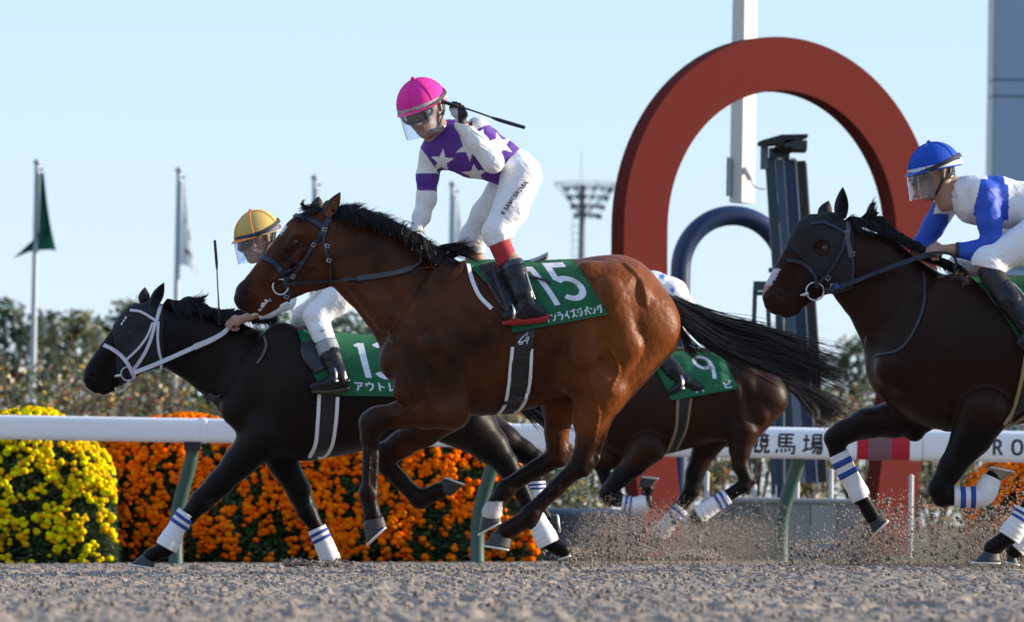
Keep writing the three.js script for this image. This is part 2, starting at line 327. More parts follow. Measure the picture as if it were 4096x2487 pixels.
// ---------- unseen stand added behind the viewer to dim sky light on near-facing sides ----------
{
  const t = thing('added_grandstand', 'unseen long tiered stand behind the viewer, added to darken the sides facing it', 'added_grandstand', V(0, 0, 95)), con = S({ color: col(0.16, 0.16, 0.17), roughness: 0.8 }), seats = S({ color: col(0.05, 0.06, 0.08), roughness: 0.8 });
  for (let i = 0; i < 9; i++) { mesh('tier', box(200, 2.1, 3.4, 0, 1.0 + i * 2.05, 3 + i * 3.3), con, t); mesh('seat_row', box(196, 0.5, 0.6, 0, 2.35 + i * 2.05, 2.6 + i * 3.3), seats, t); }
  mesh('back_wall', box(200, 34, 0.6, 0, 17, 33), con, t); const roof = box(204, 0.7, 34, 0, 33, 16); mesh('roof', roof, con, t); for (let i = -4; i <= 4; i++) mesh('column', box(1, 32, 1, i * 22, 16.4, 2 + 14), con, t);
}
// ---------- flag poles ----------
const poleMat = S({ color: col(0.36, 0.40, 0.47), roughness: 0.4, metalness: 0.3 });
function flagPole(xt, yt, D, flag, label, dark) {
  const top = W(D_(xt), D_(yt), D), b = onGround(top.x, -D), px = D_(1) * D / FPX, H = top.y - b.y;
  const t = thing('flag_pole', label, 'flag pole', b, 'flag poles behind the hedge');
  const pole = new THREE.CylinderGeometry(6 * px, 9.5 * px, H - 12 * px, 14); pole.translate(0, (H - 12 * px) / 2, 0); mesh('pole', pole, poleMat, t);
  const cap = new THREE.SphereGeometry(9.5 * px, 14, 10); cap.scale(1, 0.75, 1); cap.translate(0, H - 5 * px, 0); mesh('cap', cap, poleMat, t);
  const arm = new THREE.CylinderGeometry(3 * px, 3 * px, 12 * px, 8); arm.rotateZ(Math.PI / 2); arm.translate(9 * px, H - 22 * px, 0); mesh('halyard_arm', arm, poleMat, t);
  // limp cloth hanging in folds: rows from the hoist top downward
  const pos = [], idx = [], uv = [], NU = 28, NV = 30;
  for (let j = 0; j <= NV; j++) for (let i = 0; i <= NU; i++) {
    const v = j / NV, u = i / NU, w = flag.w[0] + (flag.w[1] - flag.w[0]) * Math.pow(v, 1.1);
    let x = 8 + u * w * (1 - 0.12 * Math.sin(v * 3)), y = 30 + v * flag.h + u * u * flag.drop * v - u * flag.lift * v;
    if (flag.back && v > 0.72) x -= (1 - u) * flag.back * (v - 0.72) / 0.28;
    const z = 5 * Math.sin(u * 13 + v * 2.2) * (0.5 + v) + 7 * Math.sin(u * 6 + 1);
    pos.push(x * px, H - y * px, z * px); uv.push(u, 1 - v);
  }
  for (let j = 0; j < NV; j++) for (let i = 0; i < NU; i++) { const a = j * (NU + 1) + i; idx.push(a, a + NU + 1, a + 1, a + 1, a + NU + 1, a + NU + 2); }
  const g = geoFrom(pos, idx, null, uv);
  const solid = g.clone();
  mesh('flag', g, dark, t);
}
const flagGreen = new THREE.MeshPhysicalMaterial({ color: col(0.02, 0.15, 0.115), roughness: 0.9, side: THREE.DoubleSide });
const flagWhite = (() => {
  const c = document.createElement('canvas'); c.width = 256; c.height = 256; const x = c.getContext('2d'); x.fillStyle = '#e6ebf2'; x.fillRect(0, 0, 256, 256);
  x.fillStyle = '#3d4655'; x.beginPath(); x.arc(190, 150, 17, 0, 7); x.fill(); x.strokeStyle = '#6d7787'; x.lineWidth = 9; x.beginPath(); x.arc(120, 90, 34, 0.5, 3); x.stroke(); x.fillRect(70, 205, 120, 12); x.fillRect(170, 70, 12, 40);
  const t = new THREE.CanvasTexture(c); t.colorSpace = THREE.SRGBColorSpace; return new THREE.MeshPhysicalMaterial({ map: t, roughness: 1, transmission: 0.4, thickness: 0, side: THREE.DoubleSide });
})();
flagPole(88, 385, 150, { w: [9, 44], h: 210, drop: 40, lift: 62, back: 62 }, 'tall flag pole with a dark green flag, leftmost', flagGreen);
flagPole(430, 404, 157, { w: [8, 46], h: 205, drop: 60, lift: 20 }, 'flag pole with a limp white flag left of the bay horse', flagWhite);
flagPole(757, 422, 164, { w: [4, 26], h: 190, drop: 60, lift: 20 }, 'flag pole whose top shows just above the bay horse head', flagWhite);
flagPole(1089, 438, 171, { w: [6, 46], h: 150, drop: 60, lift: 10 }, 'flag pole with white flag behind the arm and knee of the rider in stars', flagWhite);

// ---------- trees and shrubs ----------
function leafCloud(list, perClump, leaf, paint, flat = 1) {          // list of clumps [x, y, z, r]
  const pos = [], colr = [], nor = [];
  for (const [x, y, z, r] of list) for (let i = 0; i < perClump * r * r; i++) {
    const d = V(gauss(), gauss(), gauss()).normalize(), q = Math.pow(rnd(), 0.45) * r;
    const c = V(x + d.x * q, y + d.y * q * flat, z + d.z * q), a = V(gauss(), gauss(), gauss()).normalize(), b = V(gauss(), gauss(), gauss()).cross(a).normalize(), s = leaf * rr(0.6, 1.3);
    const p = [c.clone().addScaledVector(a, s), c.clone().addScaledVector(b, s * 0.55), c.clone().addScaledVector(a, -s), c.clone().addScaledVector(b, -s * 0.55)], n = a.clone().cross(b).multiplyScalar(0.5).add(d).normalize(), k = paint(c);
    for (const e of [0, 1, 2, 0, 2, 3]) { pos.push(p[e].x, p[e].y, p[e].z); nor.push(n.x, n.y, n.z); colr.push(k[0], k[1], k[2]); }
  }
  const g = new THREE.BufferGeometry(); g.setAttribute('position', new THREE.Float32BufferAttribute(pos, 3)); g.setAttribute('normal', new THREE.Float32BufferAttribute(nor, 3)); g.setAttribute('color', new THREE.Float32BufferAttribute(colr, 3)); return g;
}
const leafMat = new THREE.MeshPhysicalMaterial({ vertexColors: true, roughness: 0.9, side: THREE.DoubleSide, transmission: 0.4, thickness: 0 });
const bark = S({ color: col(0.09, 0.065, 0.05), roughness: 0.9 });
function pine(h, w, warm) {
  const cl = [], n = 16, limbs = [];
  for (let i = 0; i < n; i++) { const v = i / (n - 1), y = h * (0.25 + 0.72 * v), a = i * 2.4 + rnd(), R = w * (0.5 - 0.34 * v) * rr(0.6, 1.1); cl.push([Math.cos(a) * R, y, Math.sin(a) * R * 0.8, w * rr(0.17, 0.27) * (1 - 0.35 * v)]); limbs.push(tube([V(0, y - h * 0.06, 0), V(Math.cos(a) * R * 0.9, y, Math.sin(a) * R * 0.72)], [h * 0.010, h * 0.004], 5)); }
  limbs.push(tube([V(0, -0.5, 0), V(0.1, h * 0.5, 0), V(0, h * 0.95, 0)], [h * 0.024, h * 0.018, h * 0.005], 8));
  const c = leafCloud(cl, 190, 0.17, (p) => { const k = rr(0.7, 1.3) * (1 + 0.3 * noise(p.x, p.y, p.z)); return warm ? [0.15 * k, 0.18 * k, 0.08 * k] : [0.085 * k, 0.13 * k, 0.072 * k]; }, 0.62);
  return [c, merge(limbs)];
}
const pines = [pine(8.4, 6, false), pine(7.6, 5.2, true), pine(6, 4.6, false)];
function tree(kind, x, top, D, label, flip) {
  const b = base(x, D), H = W(0, D_(top), D).y - b.y, s = H / [8.4, 7.6, 6][kind];
  const t = thing('pine_tree', label, 'tree', b, 'trees behind the autumn hedge'); t.rotation.y = rnd() * 6; t.scale.setScalar(s);
  mesh('crown', pines[kind][0], leafMat, t); mesh('trunk', pines[kind][1], bark, t);
}
for (const [k, x, y, D, l] of [[0, 40, 735, 205, 'dark pine tree just left of the leftmost flag pole'], [1, 165, 750, 195, 'lighter green tree between the two left flag poles, nearer the green flag'], [0, 285, 726, 210, 'dark pine tree behind the ears of the horse in white bridle'], [1, 365, 775, 200, 'green tree behind the brow of the horse in white bridle'], [2, 470, 800, 215, 'small dark tree behind the neck of the leading dark horse'], [2, 700, 745, 190, 'dark tree behind the shins of the rider in the yellow cap'], [0, 860, 742, 205, 'round dark pine tree in the gap under the bay horse neck'], [1, 960, 800, 196, 'green tree hidden behind the bay horse chest'], [2, 1240, 850, 190, 'low dark tree behind the bay horse body'], [0, 2062, 786, 195, 'dark round tree left of the rightmost horse chest'], [2, 2210, 850, 205, 'dark tree behind the rightmost horse body'], [2, 1700, 860, 200, 'low tree behind the blue arch']]) tree(k, x, y, D, l);

function shrub(h, w, pal) {
  const cl = []; for (let i = 0; i < 15; i++) cl.push([gauss() * w * 0.38, h * rr(0.1, 0.86), gauss() * w * 0.25, rr(0.22, 0.42)]);
  const c = leafCloud(cl, 620, 0.034, (p) => { const k = rr(0.6, 1.3), f = rnd(), c = f < pal[0] ? [0.62, 0.40, 0.05] : f < pal[1] ? [0.52, 0.19, 0.09] : f < pal[2] ? [0.36, 0.03, 0.04] : [0.11, 0.135, 0.05]; return c.map((q) => q * k); });
  const st = []; for (let i = 0; i < 9; i++) { const a = rnd() * 6.3; st.push(tube([V(0, -0.1, 0), V(Math.cos(a) * w * 0.15, h * 0.5, Math.sin(a) * w * 0.1), V(Math.cos(a) * w * 0.4, h * rr(0.75, 1.02), Math.sin(a) * w * 0.25)], [0.022, 0.015, 0.005], 5)); }
  return [c, merge(st)];
}
const shrubs = [shrub(2.2, 1.7, [0.28, 0.36, 0.38]), shrub(2.0, 1.8, [0.10, 0.20, 0.28]), shrub(1.7, 1.9, [0.14, 0.17, 0.19]), shrub(2.3, 1.6, [0.22, 0.42, 0.46])];
const shrubSpots = [];
for (let x = -40, i = 0; x < 2540; x += 88, i++) shrubSpots.push([x + rr(-14, 14), x < 500 ? [806, 850, 812, 870][i % 4] : x > 1900 ? 868 : rr(880, 930), 92 + rr(-6, 8), [3, 2, 0, 1, 2][i % 5]]);
const hueName = ['yellow flecked', 'red flecked', 'mostly green', 'orange and russet'];
const NTH = ['first', 'second', 'third', 'fourth', 'fifth', 'sixth', 'seventh', 'eighth', 'ninth', 'tenth', 'eleventh', 'twelfth', 'thirteenth', 'fourteenth', 'fifteenth', 'sixteenth', 'seventeenth', 'eighteenth', 'nineteenth', 'twentieth', 'twenty-first', 'twenty-second', 'twenty-third', 'twenty-fourth', 'twenty-fifth', 'twenty-sixth', 'twenty-seventh', 'twenty-eighth', 'twenty-ninth', 'thirtieth'];
let shrubAt = 0;
for (const [x, y, D, k] of shrubSpots) {
  const b = base(x, D), H = W(0, D_(y), D).y - b.y, t = thing('autumn_shrub', hueName[k] + ' leafy shrub, ' + NTH[shrubAt++] + ' from the left in the autumn hedge', 'shrub', b, 'shrubs in the autumn hedge');
  t.rotation.y = rnd() * 6; const s = H / [2.2, 2.0, 1.7, 2.3][k]; t.scale.set(s * rr(0.9, 1.15), s, s);
  mesh('crown', shrubs[k][0], leafMat, t); mesh('stem', shrubs[k][1], bark, t);
}

// ---------- lettering by strokes (each glyph in a unit square, y down) ----------
const GLYPH = {
  sa: [[[.08, .34], [.92, .34]], [[.3, .12], [.3, .62]], [[.7, .1], [.7, .5], [.62, .72], [.42, .94]]],
  n: [[[.12, .2], [.38, .36]], [[.14, .88], [.45, .8], [.7, .6], [.92, .28]]],
  ra: [[[.18, .14], [.84, .14]], [[.08, .4], [.9, .4], [.82, .62], [.64, .8], [.36, .94]]],
  i: [[[.86, .1], [.6, .36], [.12, .6]], [[.58, .38], [.58, .95]]],
  zu: [[[.1, .2], [.72, .2], [.58, .5], [.34, .74], [.06, .92]], [[.5, .58], [.86, .92]], [[.78, .04], [.86, .2]], [[.92, .0], [1, .16]]],
  ji: [[[.14, .16], [.4, .28]], [[.06, .42], [.32, .54]], [[.12, .92], [.5, .8], [.74, .58], [.92, .32]], [[.7, .06], [.78, .22]], [[.86, .02], [.94, .18]]],
  pa: [[[.34, .26], [.28, .56], [.06, .9]], [[.6, .24], [.76, .52], [.92, .9]], [[.8, .06], [.9, .02], [.98, .1], [.9, .2], [.8, .14], [.8, .06]]],
  ha: [[[.34, .26], [.28, .56], [.06, .9]], [[.6, .24], [.76, .52], [.92, .9]]],
  gu: [[[.36, .1], [.28, .34], [.06, .56]], [[.34, .24], [.8, .24], [.7, .56], [.5, .8], [.22, .95]], [[.8, .02], [.86, .14]], [[.93, .0], [1, .12]]],
  pi: [[[.2, .12], [.2, .84], [.34, .9], [.88, .9]], [[.84, .3], [.56, .44], [.22, .5]], [[.78, .06], [.88, .0], [.98, .08], [.9, .18], [.8, .14], [.78, .06]]],
  a: [[[.1, .18], [.9, .18], [.78, .4], [.6, .54]], [[.46, .36], [.42, .66], [.16, .94]]],
  u: [[[.5, .04], [.5, .24]], [[.14, .5], [.14, .25], [.86, .25], [.8, .56], [.6, .8], [.34, .95]]],
  to: [[[.32, .06], [.32, .96]], [[.34, .4], [.84, .62]]],
  re: [[[.22, .1], [.22, .9], [.5, .8], [.74, .6], [.92, .36]]],
  kei: [[[.26, 0], [.26, .12]], [[.04, .13], [.47, .13]], [[.14, .17], [.18, .3]], [[.38, .17], [.33, .3]], [[.02, .33], [.48, .33]], [[.1, .42], [.4, .42], [.4, .62], [.1, .62], [.1, .42]], [[.18, .64], [.16, .8], [.02, .97]], [[.34, .64], [.34, .9], [.47, .9], [.48, .8]], [[.75, 0], [.75, .12]], [[.54, .13], [.97, .13]], [[.63, .17], [.67, .3]], [[.87, .17], [.83, .3]], [[.52, .33], [.98, .33]], [[.6, .42], [.9, .42], [.9, .62], [.6, .62], [.6, .42]], [[.67, .64], [.66, .8], [.52, .97]], [[.82, .64], [.82, .92], [.98, .92], [.99, .8]]],
  uma: [[[.18, .05], [.18, .64]], [[.18, .06], [.88, .06]], [[.18, .25], [.82, .25]], [[.18, .44], [.82, .44]], [[.52, .06], [.52, .62]], [[.18, .63], [.92, .63], [.9, .95], [.76, .97]], [[.12, .76], [.06, .95]], [[.3, .74], [.33, .92]], [[.48, .74], [.52, .9]], [[.66, .72], [.72, .86]]],
  ba: [[[.18, .04], [.18, .8]], [[.02, .3], [.36, .3]], [[.02, .84], [.38, .7]], [[.5, .06], [.88, .06], [.88, .4], [.5, .4], [.5, .06]], [[.5, .23], [.88, .23]], [[.4, .5], [.98, .5]], [[.56, .52], [.42, .78]], [[.5, .64], [.94, .64], [.9, .92], [.78, .96]], [[.7, .66], [.5, .96]], [[.86, .66], [.68, .98]]],
  box: [[[.55, .1], [.95, .1], [.95, .95]], [[.55, .38], [.95, .38]], [[.55, .66], [.95, .66]]],
};
function glyph(x, name, gx, gy, w, h, lw, skew = 0) {
  x.lineWidth = lw; x.lineJoin = 'miter'; x.lineCap = 'butt';
  for (const s of GLYPH[name]) { x.beginPath(); s.forEach(([a, b], i) => x[i ? 'lineTo' : 'moveTo'](gx + a * w - skew * b * h, gy + b * h)); x.stroke(); }
}
const tex = (c) => { const t = new THREE.CanvasTexture(c); t.colorSpace = THREE.SRGBColorSpace; t.anisotropy = 4; return t; };
const canvas = (w, h, fill) => { const c = document.createElement('canvas'); c.width = w; c.height = h; const x = c.getContext('2d'); if (fill) { x.fillStyle = fill; x.fillRect(0, 0, w, h); } return [c, x]; };

// ---------- rail ----------
const RD = 49;
{
  const b = W(2048, 1720, RD), y0 = baseY(0, -RD), t = thing('running_rail', 'long white track rail on curved green posts in front of the flower banks', 'rail', V(0, y0, -RD));
  const px = RD / FPX, X = (x) => W(x, 1700, RD).x, top = W(0, 1659, RD).y - y0;
  const plastic = S({ color: col(0.88, 0.87, 0.89), roughness: 0.32 });
  function profile(hgt, dep, x0, x1, h2 = hgt, d2 = dep, bulge = 0) {  // rounded bar along x, its top at `top`
    const pos = [], idx = [], N = 28, rows = [[x0, 0.94], [x0 + 0.012, 1], [x1 - 0.012, 1], [x1, 0.94]], uv = [];
    rows.forEach(([x, s], r) => { const f = (x - x0) / (x1 - x0), H = lerp(hgt, h2, f), Dp = lerp(dep, d2, f); for (let k = 0; k <= N; k++) { const a = k / N * 2 * Math.PI, ca = Math.cos(a), sa = Math.sin(a), e = 0.55; pos.push(x, top - hgt0 / 2 - (lerp(hgt, h2, f) - hgt0) * 0.35 + Math.sign(sa) * Math.pow(Math.abs(sa), e) * H / 2 * s, Math.sign(ca) * Math.pow(Math.abs(ca), e) * Dp / 2 * s); uv.push(f, k / N); } });
    for (let r = 0; r < 3; r++) for (let k = 0; k < N; k++) { const A = r * (N + 1) + k; idx.push(A, A + 1, A + N + 1, A + 1, A + N + 2, A + N + 1); }
    return geoFrom(pos, idx, null, uv);
  }
  const hgt0 = 98 * px;
  const joints = [-1620, -402, 815, 2032]; const cut = 2215;
  for (let i = 0; i < 3; i++) mesh('rail_section', profile(hgt0, 0.15, X(joints[i]) + 0.004, X(joints[i + 1]) - 0.004), plastic, t);
  for (const j of joints) { const c = profile(hgt0 + 0.012, 0.165, X(j) - 0.03, X(j) + 0.03); c.translate(0, 0.004, 0); mesh('joint_cover', c, plastic, t); }
  mesh('rail_section', profile(hgt0, 0.15, X(2032) + 0.004, X(2085), hgt0, 0.15), plastic, t);
  mesh('rail_section', profile(hgt0, 0.15, X(2085), X(cut), 126 * px, 0.2), plastic, t);
  // the printed covers
  function cover(x0, x1, draw) {
    const w = X(x1) - X(x0), [c, x] = canvas(2048, Math.round(2048 * 126 * px * 1.0 / w), '#efeff3'); draw(x, c.width, c.height, c.width / (x1 - x0));
    const g = profile(126 * px, 0.2, X(x0), X(x1)), P = g.attributes.position, u = g.attributes.uv, ymid = top - hgt0 / 2 - (126 * px - hgt0) * 0.35;
    for (let i = 0; i < P.count; i++) u.setXY(i, (P.getX(i) - X(x0)) / w, P.getZ(i) >= -0.001 ? clamp(0.5 + (P.getY(i) - ymid) / (126 * px), 0.01, 0.99) : 0.99);
    mesh('printed_rail_cover', g, S({ map: tex(c), roughness: 0.4 }), t);
  }
  cover(cut, 3690, (x, w, h, k) => {
    const at = (p) => (p - cut) * k; x.strokeStyle = '#26262a';
    ['kei', 'uma', 'ba'].forEach((g, i) => glyph(x, g, at(2995 + i * 108), h * 0.2, 84 * k, h * 0.66, 9.5 * k, 0.04)); glyph(x, 'box', at(2850), h * 0.2, 84 * k, h * 0.66, 9.5 * k);
    x.fillStyle = '#b3122a'; x.fillRect(at(3428), 0, at(3640) - at(3428), h);
    x.fillStyle = '#7d5560'; x.fillRect(at(3474), 0, at(3566) - at(3474), h);
  });
  cover(3692, 5000, (x, w, h, k) => { x.fillStyle = '#2a2b33'; x.font = 'bold ' + Math.round(h * 0.72) + 'px sans-serif'; x.save(); x.translate((3812 - 3692) * k, h * 0.78); x.scale(0.86, 1); const s = ['H', 'E', 'R', 'O', ' ', 'I', 'S']; s.forEach((q, i) => x.fillText(q, i * h * 0.70, 0)); x.restore(); });
  // posts
  const green = S({ color: col(0.045, 0.10, 0.085), roughness: 0.45 });
  for (const xb of [-519, 698, 1912, 3135, 4350]) {
    const q = (dx, y, z) => { const p = W(xb + dx, y, RD); return V(p.x, p.y - y0, z); };
    const gy = baseY(X(xb), -RD - 0.1) - y0;
    const c = new THREE.CatmullRomCurve3([q(70, 1770, -0.02), q(62, 1840, -0.06), q(30, 1950, -0.16), q(2, 2060, -0.24), q(-4, 2160, -0.27), V(q(-2, 2200, 0).x, gy - 0.05, -0.27)]);
    const P = c.getPoints(22); mesh('post', tube(P, P.map((_, i) => lerp(27, 29, i / 22) * px), 14), green, t);
    const cl = box(0.14, 0.07, 0.16, q(70, 1785, 0).x, q(70, 1785, 0).y, -0.02); mesh('bracket', cl, M.black, t);
  }
}

// ---------- finish ring, arch, pole, photo-finish post ----------
const ringRed = new THREE.MeshPhysicalMaterial({ color: col(0.122, 0.019, 0.0155), roughness: 0.8, specularIntensity: 0.12 });
{
  const D = 57, c0 = W(D_(1886), D_(560), D), b = onGround(c0.x, -D), px = D_(1) * D / FPX, Hc = c0.y - b.y;
  const t = thing('finish_ring', 'giant red ring arch standing at the finish line behind the rail', 'arch', b); t.rotation.y = 34 * Math.PI / 180;
  const R = 470 * px, r = 345 * px, s = new THREE.Shape();
  const edge = (rad, end, n) => { const p = []; for (let i = 0; i <= 48; i++) { const a = Math.PI * i / 48; p.push([Math.cos(a) * rad, Hc + Math.sin(a) * rad]); } const L = p[48]; for (let i = 1; i <= n; i++) { const f = i / n; p.push([-lerp(rad, end, f * f), Hc - (Hc + 0.1) * f]); p.unshift([lerp(rad, end, f * f), Hc - (Hc + 0.1) * f]); } return p; };
  const outer = edge(R, R * 0.82, 12), inner = edge(r, r * 0.78, 12).reverse();
  outer.concat(inner).forEach(([x, y], i) => (i ? s.lineTo(x, y) : s.moveTo(x, y)));
  const g = new THREE.ExtrudeGeometry(s, { depth: 0.19, bevelEnabled: true, bevelSize: 0.012, bevelThickness: 0.012, bevelSegments: 2, curveSegments: 48 }); g.translate(0, 0, -0.2);
  mesh('ring', g, ringRed, t);
}
{
  const D = 58.6, c0 = W(D_(1765), D_(652), D), b = onGround(c0.x, -D), px = D_(1) * D / FPX, Hc = c0.y - b.y;
  const t = thing('blue_arch', 'dark blue tubular arch inside the red finish ring', 'arch', b); t.rotation.y = 0.3;
  const R = 134 * px, P = [V(-R * 0.97, -0.05, 0), V(-R, Hc * 0.5, 0)]; for (let i = 0; i <= 24; i++) { const a = Math.PI * (1 - i / 24); P.push(V(Math.cos(a) * R, Hc + Math.sin(a) * R, 0)); } P.push(V(R, Hc * 0.5, 0), V(R * 0.97, -0.05, 0));
  mesh('tube', tube(spline(P, 90), [24 * px], 20), S({ color: col(0.008, 0.030, 0.10), roughness: 0.4 }), t);
  const D2 = 59.2, b2 = W(D_(1786), D_(488), D2), t2 = thing('white_pole', 'square white metal pole rising from the blue arch through the red ring', 'pole', V(b2.x, b2.y, -D2));
  const w = 0.185, p = box(w, 7, w, 0, 3.5, 0); p.rotateY(0.72); mesh('shaft', p, S({ color: col(0.66, 0.63, 0.60), roughness: 0.5 }), t2);
  const pl = box(0.03, 0.4, 0.10, -0.15, 0.27, 0.0); mesh('side_plate', pl, S({ color: col(0.3, 0.32, 0.36), roughness: 0.6 }), t2);
  const q = (x, y, z = 0) => W(D_(x), D_(y), D2).sub(t2.position).add(V(0, 0, z));
  const camT = thing('security_camera', 'small white security camera on the square white pole', 'camera', W(D_(1797), D_(412), D2).add(V(0, 0, 0.14)));
  const cb = tube([q(1790, 404), q(1806, 434)].map((v) => v.add(t2.position).add(V(0, 0, 0.16)).sub(camT.position)), [0.035, 0.035], 12); mesh('housing', cb, M.white, camT);
  mesh('bracket', box(0.05, 0.05, 0.14, 0, 0, -0.05), M.white, camT);
  const cab = tube(spline([q(1806, 434), q(1812, 448), q(1826, 456), q(1842, 457)].map((v) => v.add(t2.position).add(V(0, 0, 0.16)).sub(camT.position)), 16), [0.006], 6); mesh('cable', cab, M.black, camT);
}
{
  const D = 54, px = D_(1) * D / FPX, b = base(1900, D), t = thing('photo_finish_post', 'dark leaning photo finish camera post with glass strip in front of the red ring', 'camera post', b);
  const q = (x, y, z = 0) => W(D_(x), D_(y), D).sub(b).add(V(0, 0, z));
  const teal = S({ color: col(0.018, 0.045, 0.06), roughness: 0.45 }), navy = S({ color: col(0.012, 0.035, 0.085), roughness: 0.35 });
  const beam = (x1, y1, x2, y2, w, d, z, m, name) => { const A = q(x1, y1, z), B = q(x2, y2, z), L = A.distanceTo(B), g = box(w * px, L, d); g.rotateZ(Math.atan2(B.y - A.y, B.x - A.x) - Math.PI / 2); g.translate((A.x + B.x) / 2, (A.y + B.y) / 2, z); mesh(name, g, m, t); };
  beam(1853, 380, 1906, 1160, 23, 0.14, 0, teal, 'column');
  beam(1876, 384, 1929, 1160, 20, 0.05, -0.03, new THREE.MeshPhysicalMaterial({ color: col(0.42, 0.62, 0.85), roughness: 0.06, metalness: 0.85 }), 'glass_strip');
  beam(1899, 384, 1952, 1160, 24, 0.14, 0, navy, 'column');
  beam(1915, 384, 1967, 1160, 4, 0.16, 0.01, S({ color: col(0.35, 0.37, 0.42), roughness: 0.5 }), 'trim_strip');
  beam(1927, 388, 1979, 1160, 21, 0.16, 0.01, M.black, 'column');
  beam(1939.5, 392, 1991.5, 1160, 4, 0.12, -0.01, S({ color: col(0.55, 0.45, 0.34), roughness: 0.5 }), 'trim_strip');
  // head
  const P = q(1884, 358), roof = new THREE.Shape(); const pts = [[-60, -14], [-44, -20], [-4, -32], [58, -34], [59, -28], [10, -12], [-44, -6], [-58, -8]]; pts.forEach(([x, y], i) => (i ? roof.lineTo(P.x + x * px, P.y - y * px) : roof.moveTo(P.x + x * px, P.y - y * px))); const rg = new THREE.ExtrudeGeometry(roof, { depth: 0.34, bevelEnabled: false }); rg.translate(0, 0, -0.17); mesh('roof', rg, M.black, t);
  mesh('camera_box', box(72 * px, 26 * px, 0.3, P.x + 20 * px, P.y + 6 * px, 0), M.black, t);
  const hous = box(54 * px, 22 * px, 0.26, P.x + 30 * px, P.y + 8 * px, 0.04); hous.rotateZ(0); mesh('camera_box', hous, S({ color: col(0.03, 0.035, 0.045), roughness: 0.5 }), t);
  mesh('bracket', box(48 * px, 26 * px, 0.22, P.x - 8 * px, P.y - 12 * px, 0), teal, t);
  mesh('side_box', box(18 * px, 60 * px, 0.12, P.x - 44 * px, P.y - 20 * px, 0.02), S({ color: col(0.10, 0.13, 0.17), roughness: 0.5 }), t);
  for (const dx of [-18, -2, 14]) { const l = new THREE.CylinderGeometry(8 * px, 8 * px, 0.1, 12); l.rotateX(Math.PI / 2); l.translate(P.x + dx * px, P.y - 6 * px, 0.16); mesh('lens', l, M.eye, t); }
  for (const dx of [-8, 24]) mesh('bolt', box(10 * px, 5 * px, 0.05, P.x + dx * px, P.y - 26 * px, 0.1), S({ color: col(0.5, 0.46, 0.42) }), t);
  // side frame
  const fr = thing('steel_frame', 'dark steel frame standing beside the photo finish post', 'frame', base(1820, 53.4));
  const f = (x, y) => W(D_(x), D_(y), 53.4).sub(fr.position);
  const leg = (x1, y1, x2, y2, w) => mesh('bar', tube([f(x1, y1), f(x2, y2)], [w * px * 0.5], 8), teal, fr);
  leg(1818, 690, 1800, 1190, 11); leg(1848, 690, 1862, 1190, 11); leg(1812, 706, 1862, 706, 10); mesh('head_plate', box(36 * px, 22 * px, 0.1, f(1832, 688).x, f(1832, 688).y, 0), teal, fr);
  leg(1850, 650, 1885, 650, 12); leg(1884, 650, 1884, 1190, 10);
}
{
  const D = 53, px = D_(1) * D / FPX, b = base(1890, D), t = thing('barrier_box', 'grey panelled barrier block behind the finish posts', 'barrier', b), top = W(0, D_(1174), D).y - b.y;
  const X = (x) => W(D_(x), 1900, D).x - b.x; const mats = [[0.10, 0.11, 0.12], [0.17, 0.17, 0.165], [0.26, 0.26, 0.255], [0.32, 0.32, 0.32], [0.24, 0.24, 0.235]].map((c) => S({ color: col(...c), roughness: 0.7 }));
  const xs = [1700, 1826, 1880, 1952, 2016, 2090]; for (let i = 0; i < 5; i++) mesh('panel', box(X(xs[i + 1]) - X(xs[i]) - 0.008, top, 0.5, (X(xs[i]) + X(xs[i + 1])) / 2, top / 2 - 0.02, -0.2), mats[i], t);
  const cap = new THREE.CylinderGeometry(0.035, 0.035, X(2090) - X(1700), 10); cap.rotateZ(Math.PI / 2); cap.translate((X(2090) + X(1700)) / 2, top, 0.03); mesh('cap_rail', cap, mats[2], t);
  const pm = S({ color: col(0.55, 0.56, 0.6), roughness: 0.5 });
  for (const [x, y0] of [[1700, 1110], [1760, 1140], [1815, 1140], [1863, 1140], [1918, 1100], [2000, 1100], [2193, 1110]]) { const p = thing('slim_white_post', x > 1750 && x < 2100 ? ({ 1760: 'short slim white post, leftmost behind the grey barrier block', 1815: 'short slim white post, second from the left behind the grey barrier block', 1863: 'short slim white post at the left edge of the photo finish post', 1918: 'slim white post close behind the photo finish post', 2000: 'taller slim white post right of the photo finish post' })[x] : x < 1750 ? 'slim white post rising beside the left leg of the red ring' : x > 2100 ? 'slim white post in front of the right leg of the red ring' : 'short slim white post standing behind the grey barrier block', 'post', base(x, 53.6), x > 1750 && x < 2100 ? 'slim posts behind the barrier block' : undefined); const h = W(0, D_(y0), 53.6).y - p.position.y; const r = new THREE.CylinderGeometry(0.022, 0.022, h, 8); r.translate(0, h / 2, 0); mesh('shaft', r, pm, p); const c2 = new THREE.SphereGeometry(0.024, 8, 6); c2.translate(0, h, 0); mesh('cap', c2, pm, p); }
  const m = thing('padded_mat', 'dark blue padded block beside the left leg of the ring', 'barrier', base(1420, 52)); const hh = W(0, D_(1212), 52).y - m.position.y, ww = 0.95; const mg = box(ww, hh, 0.4, 0, hh / 2 - 0.02, 0); mesh('block', mg, S({ color: col(0.03, 0.055, 0.085), roughness: 0.6 }), m); const tp = new THREE.CylinderGeometry(0.05, 0.05, ww, 10); tp.rotateZ(Math.PI / 2); tp.translate(0, hh, 0.16); mesh('rounded_edge', tp, S({ color: col(0.05, 0.10, 0.17), roughness: 0.6 }), m);
}

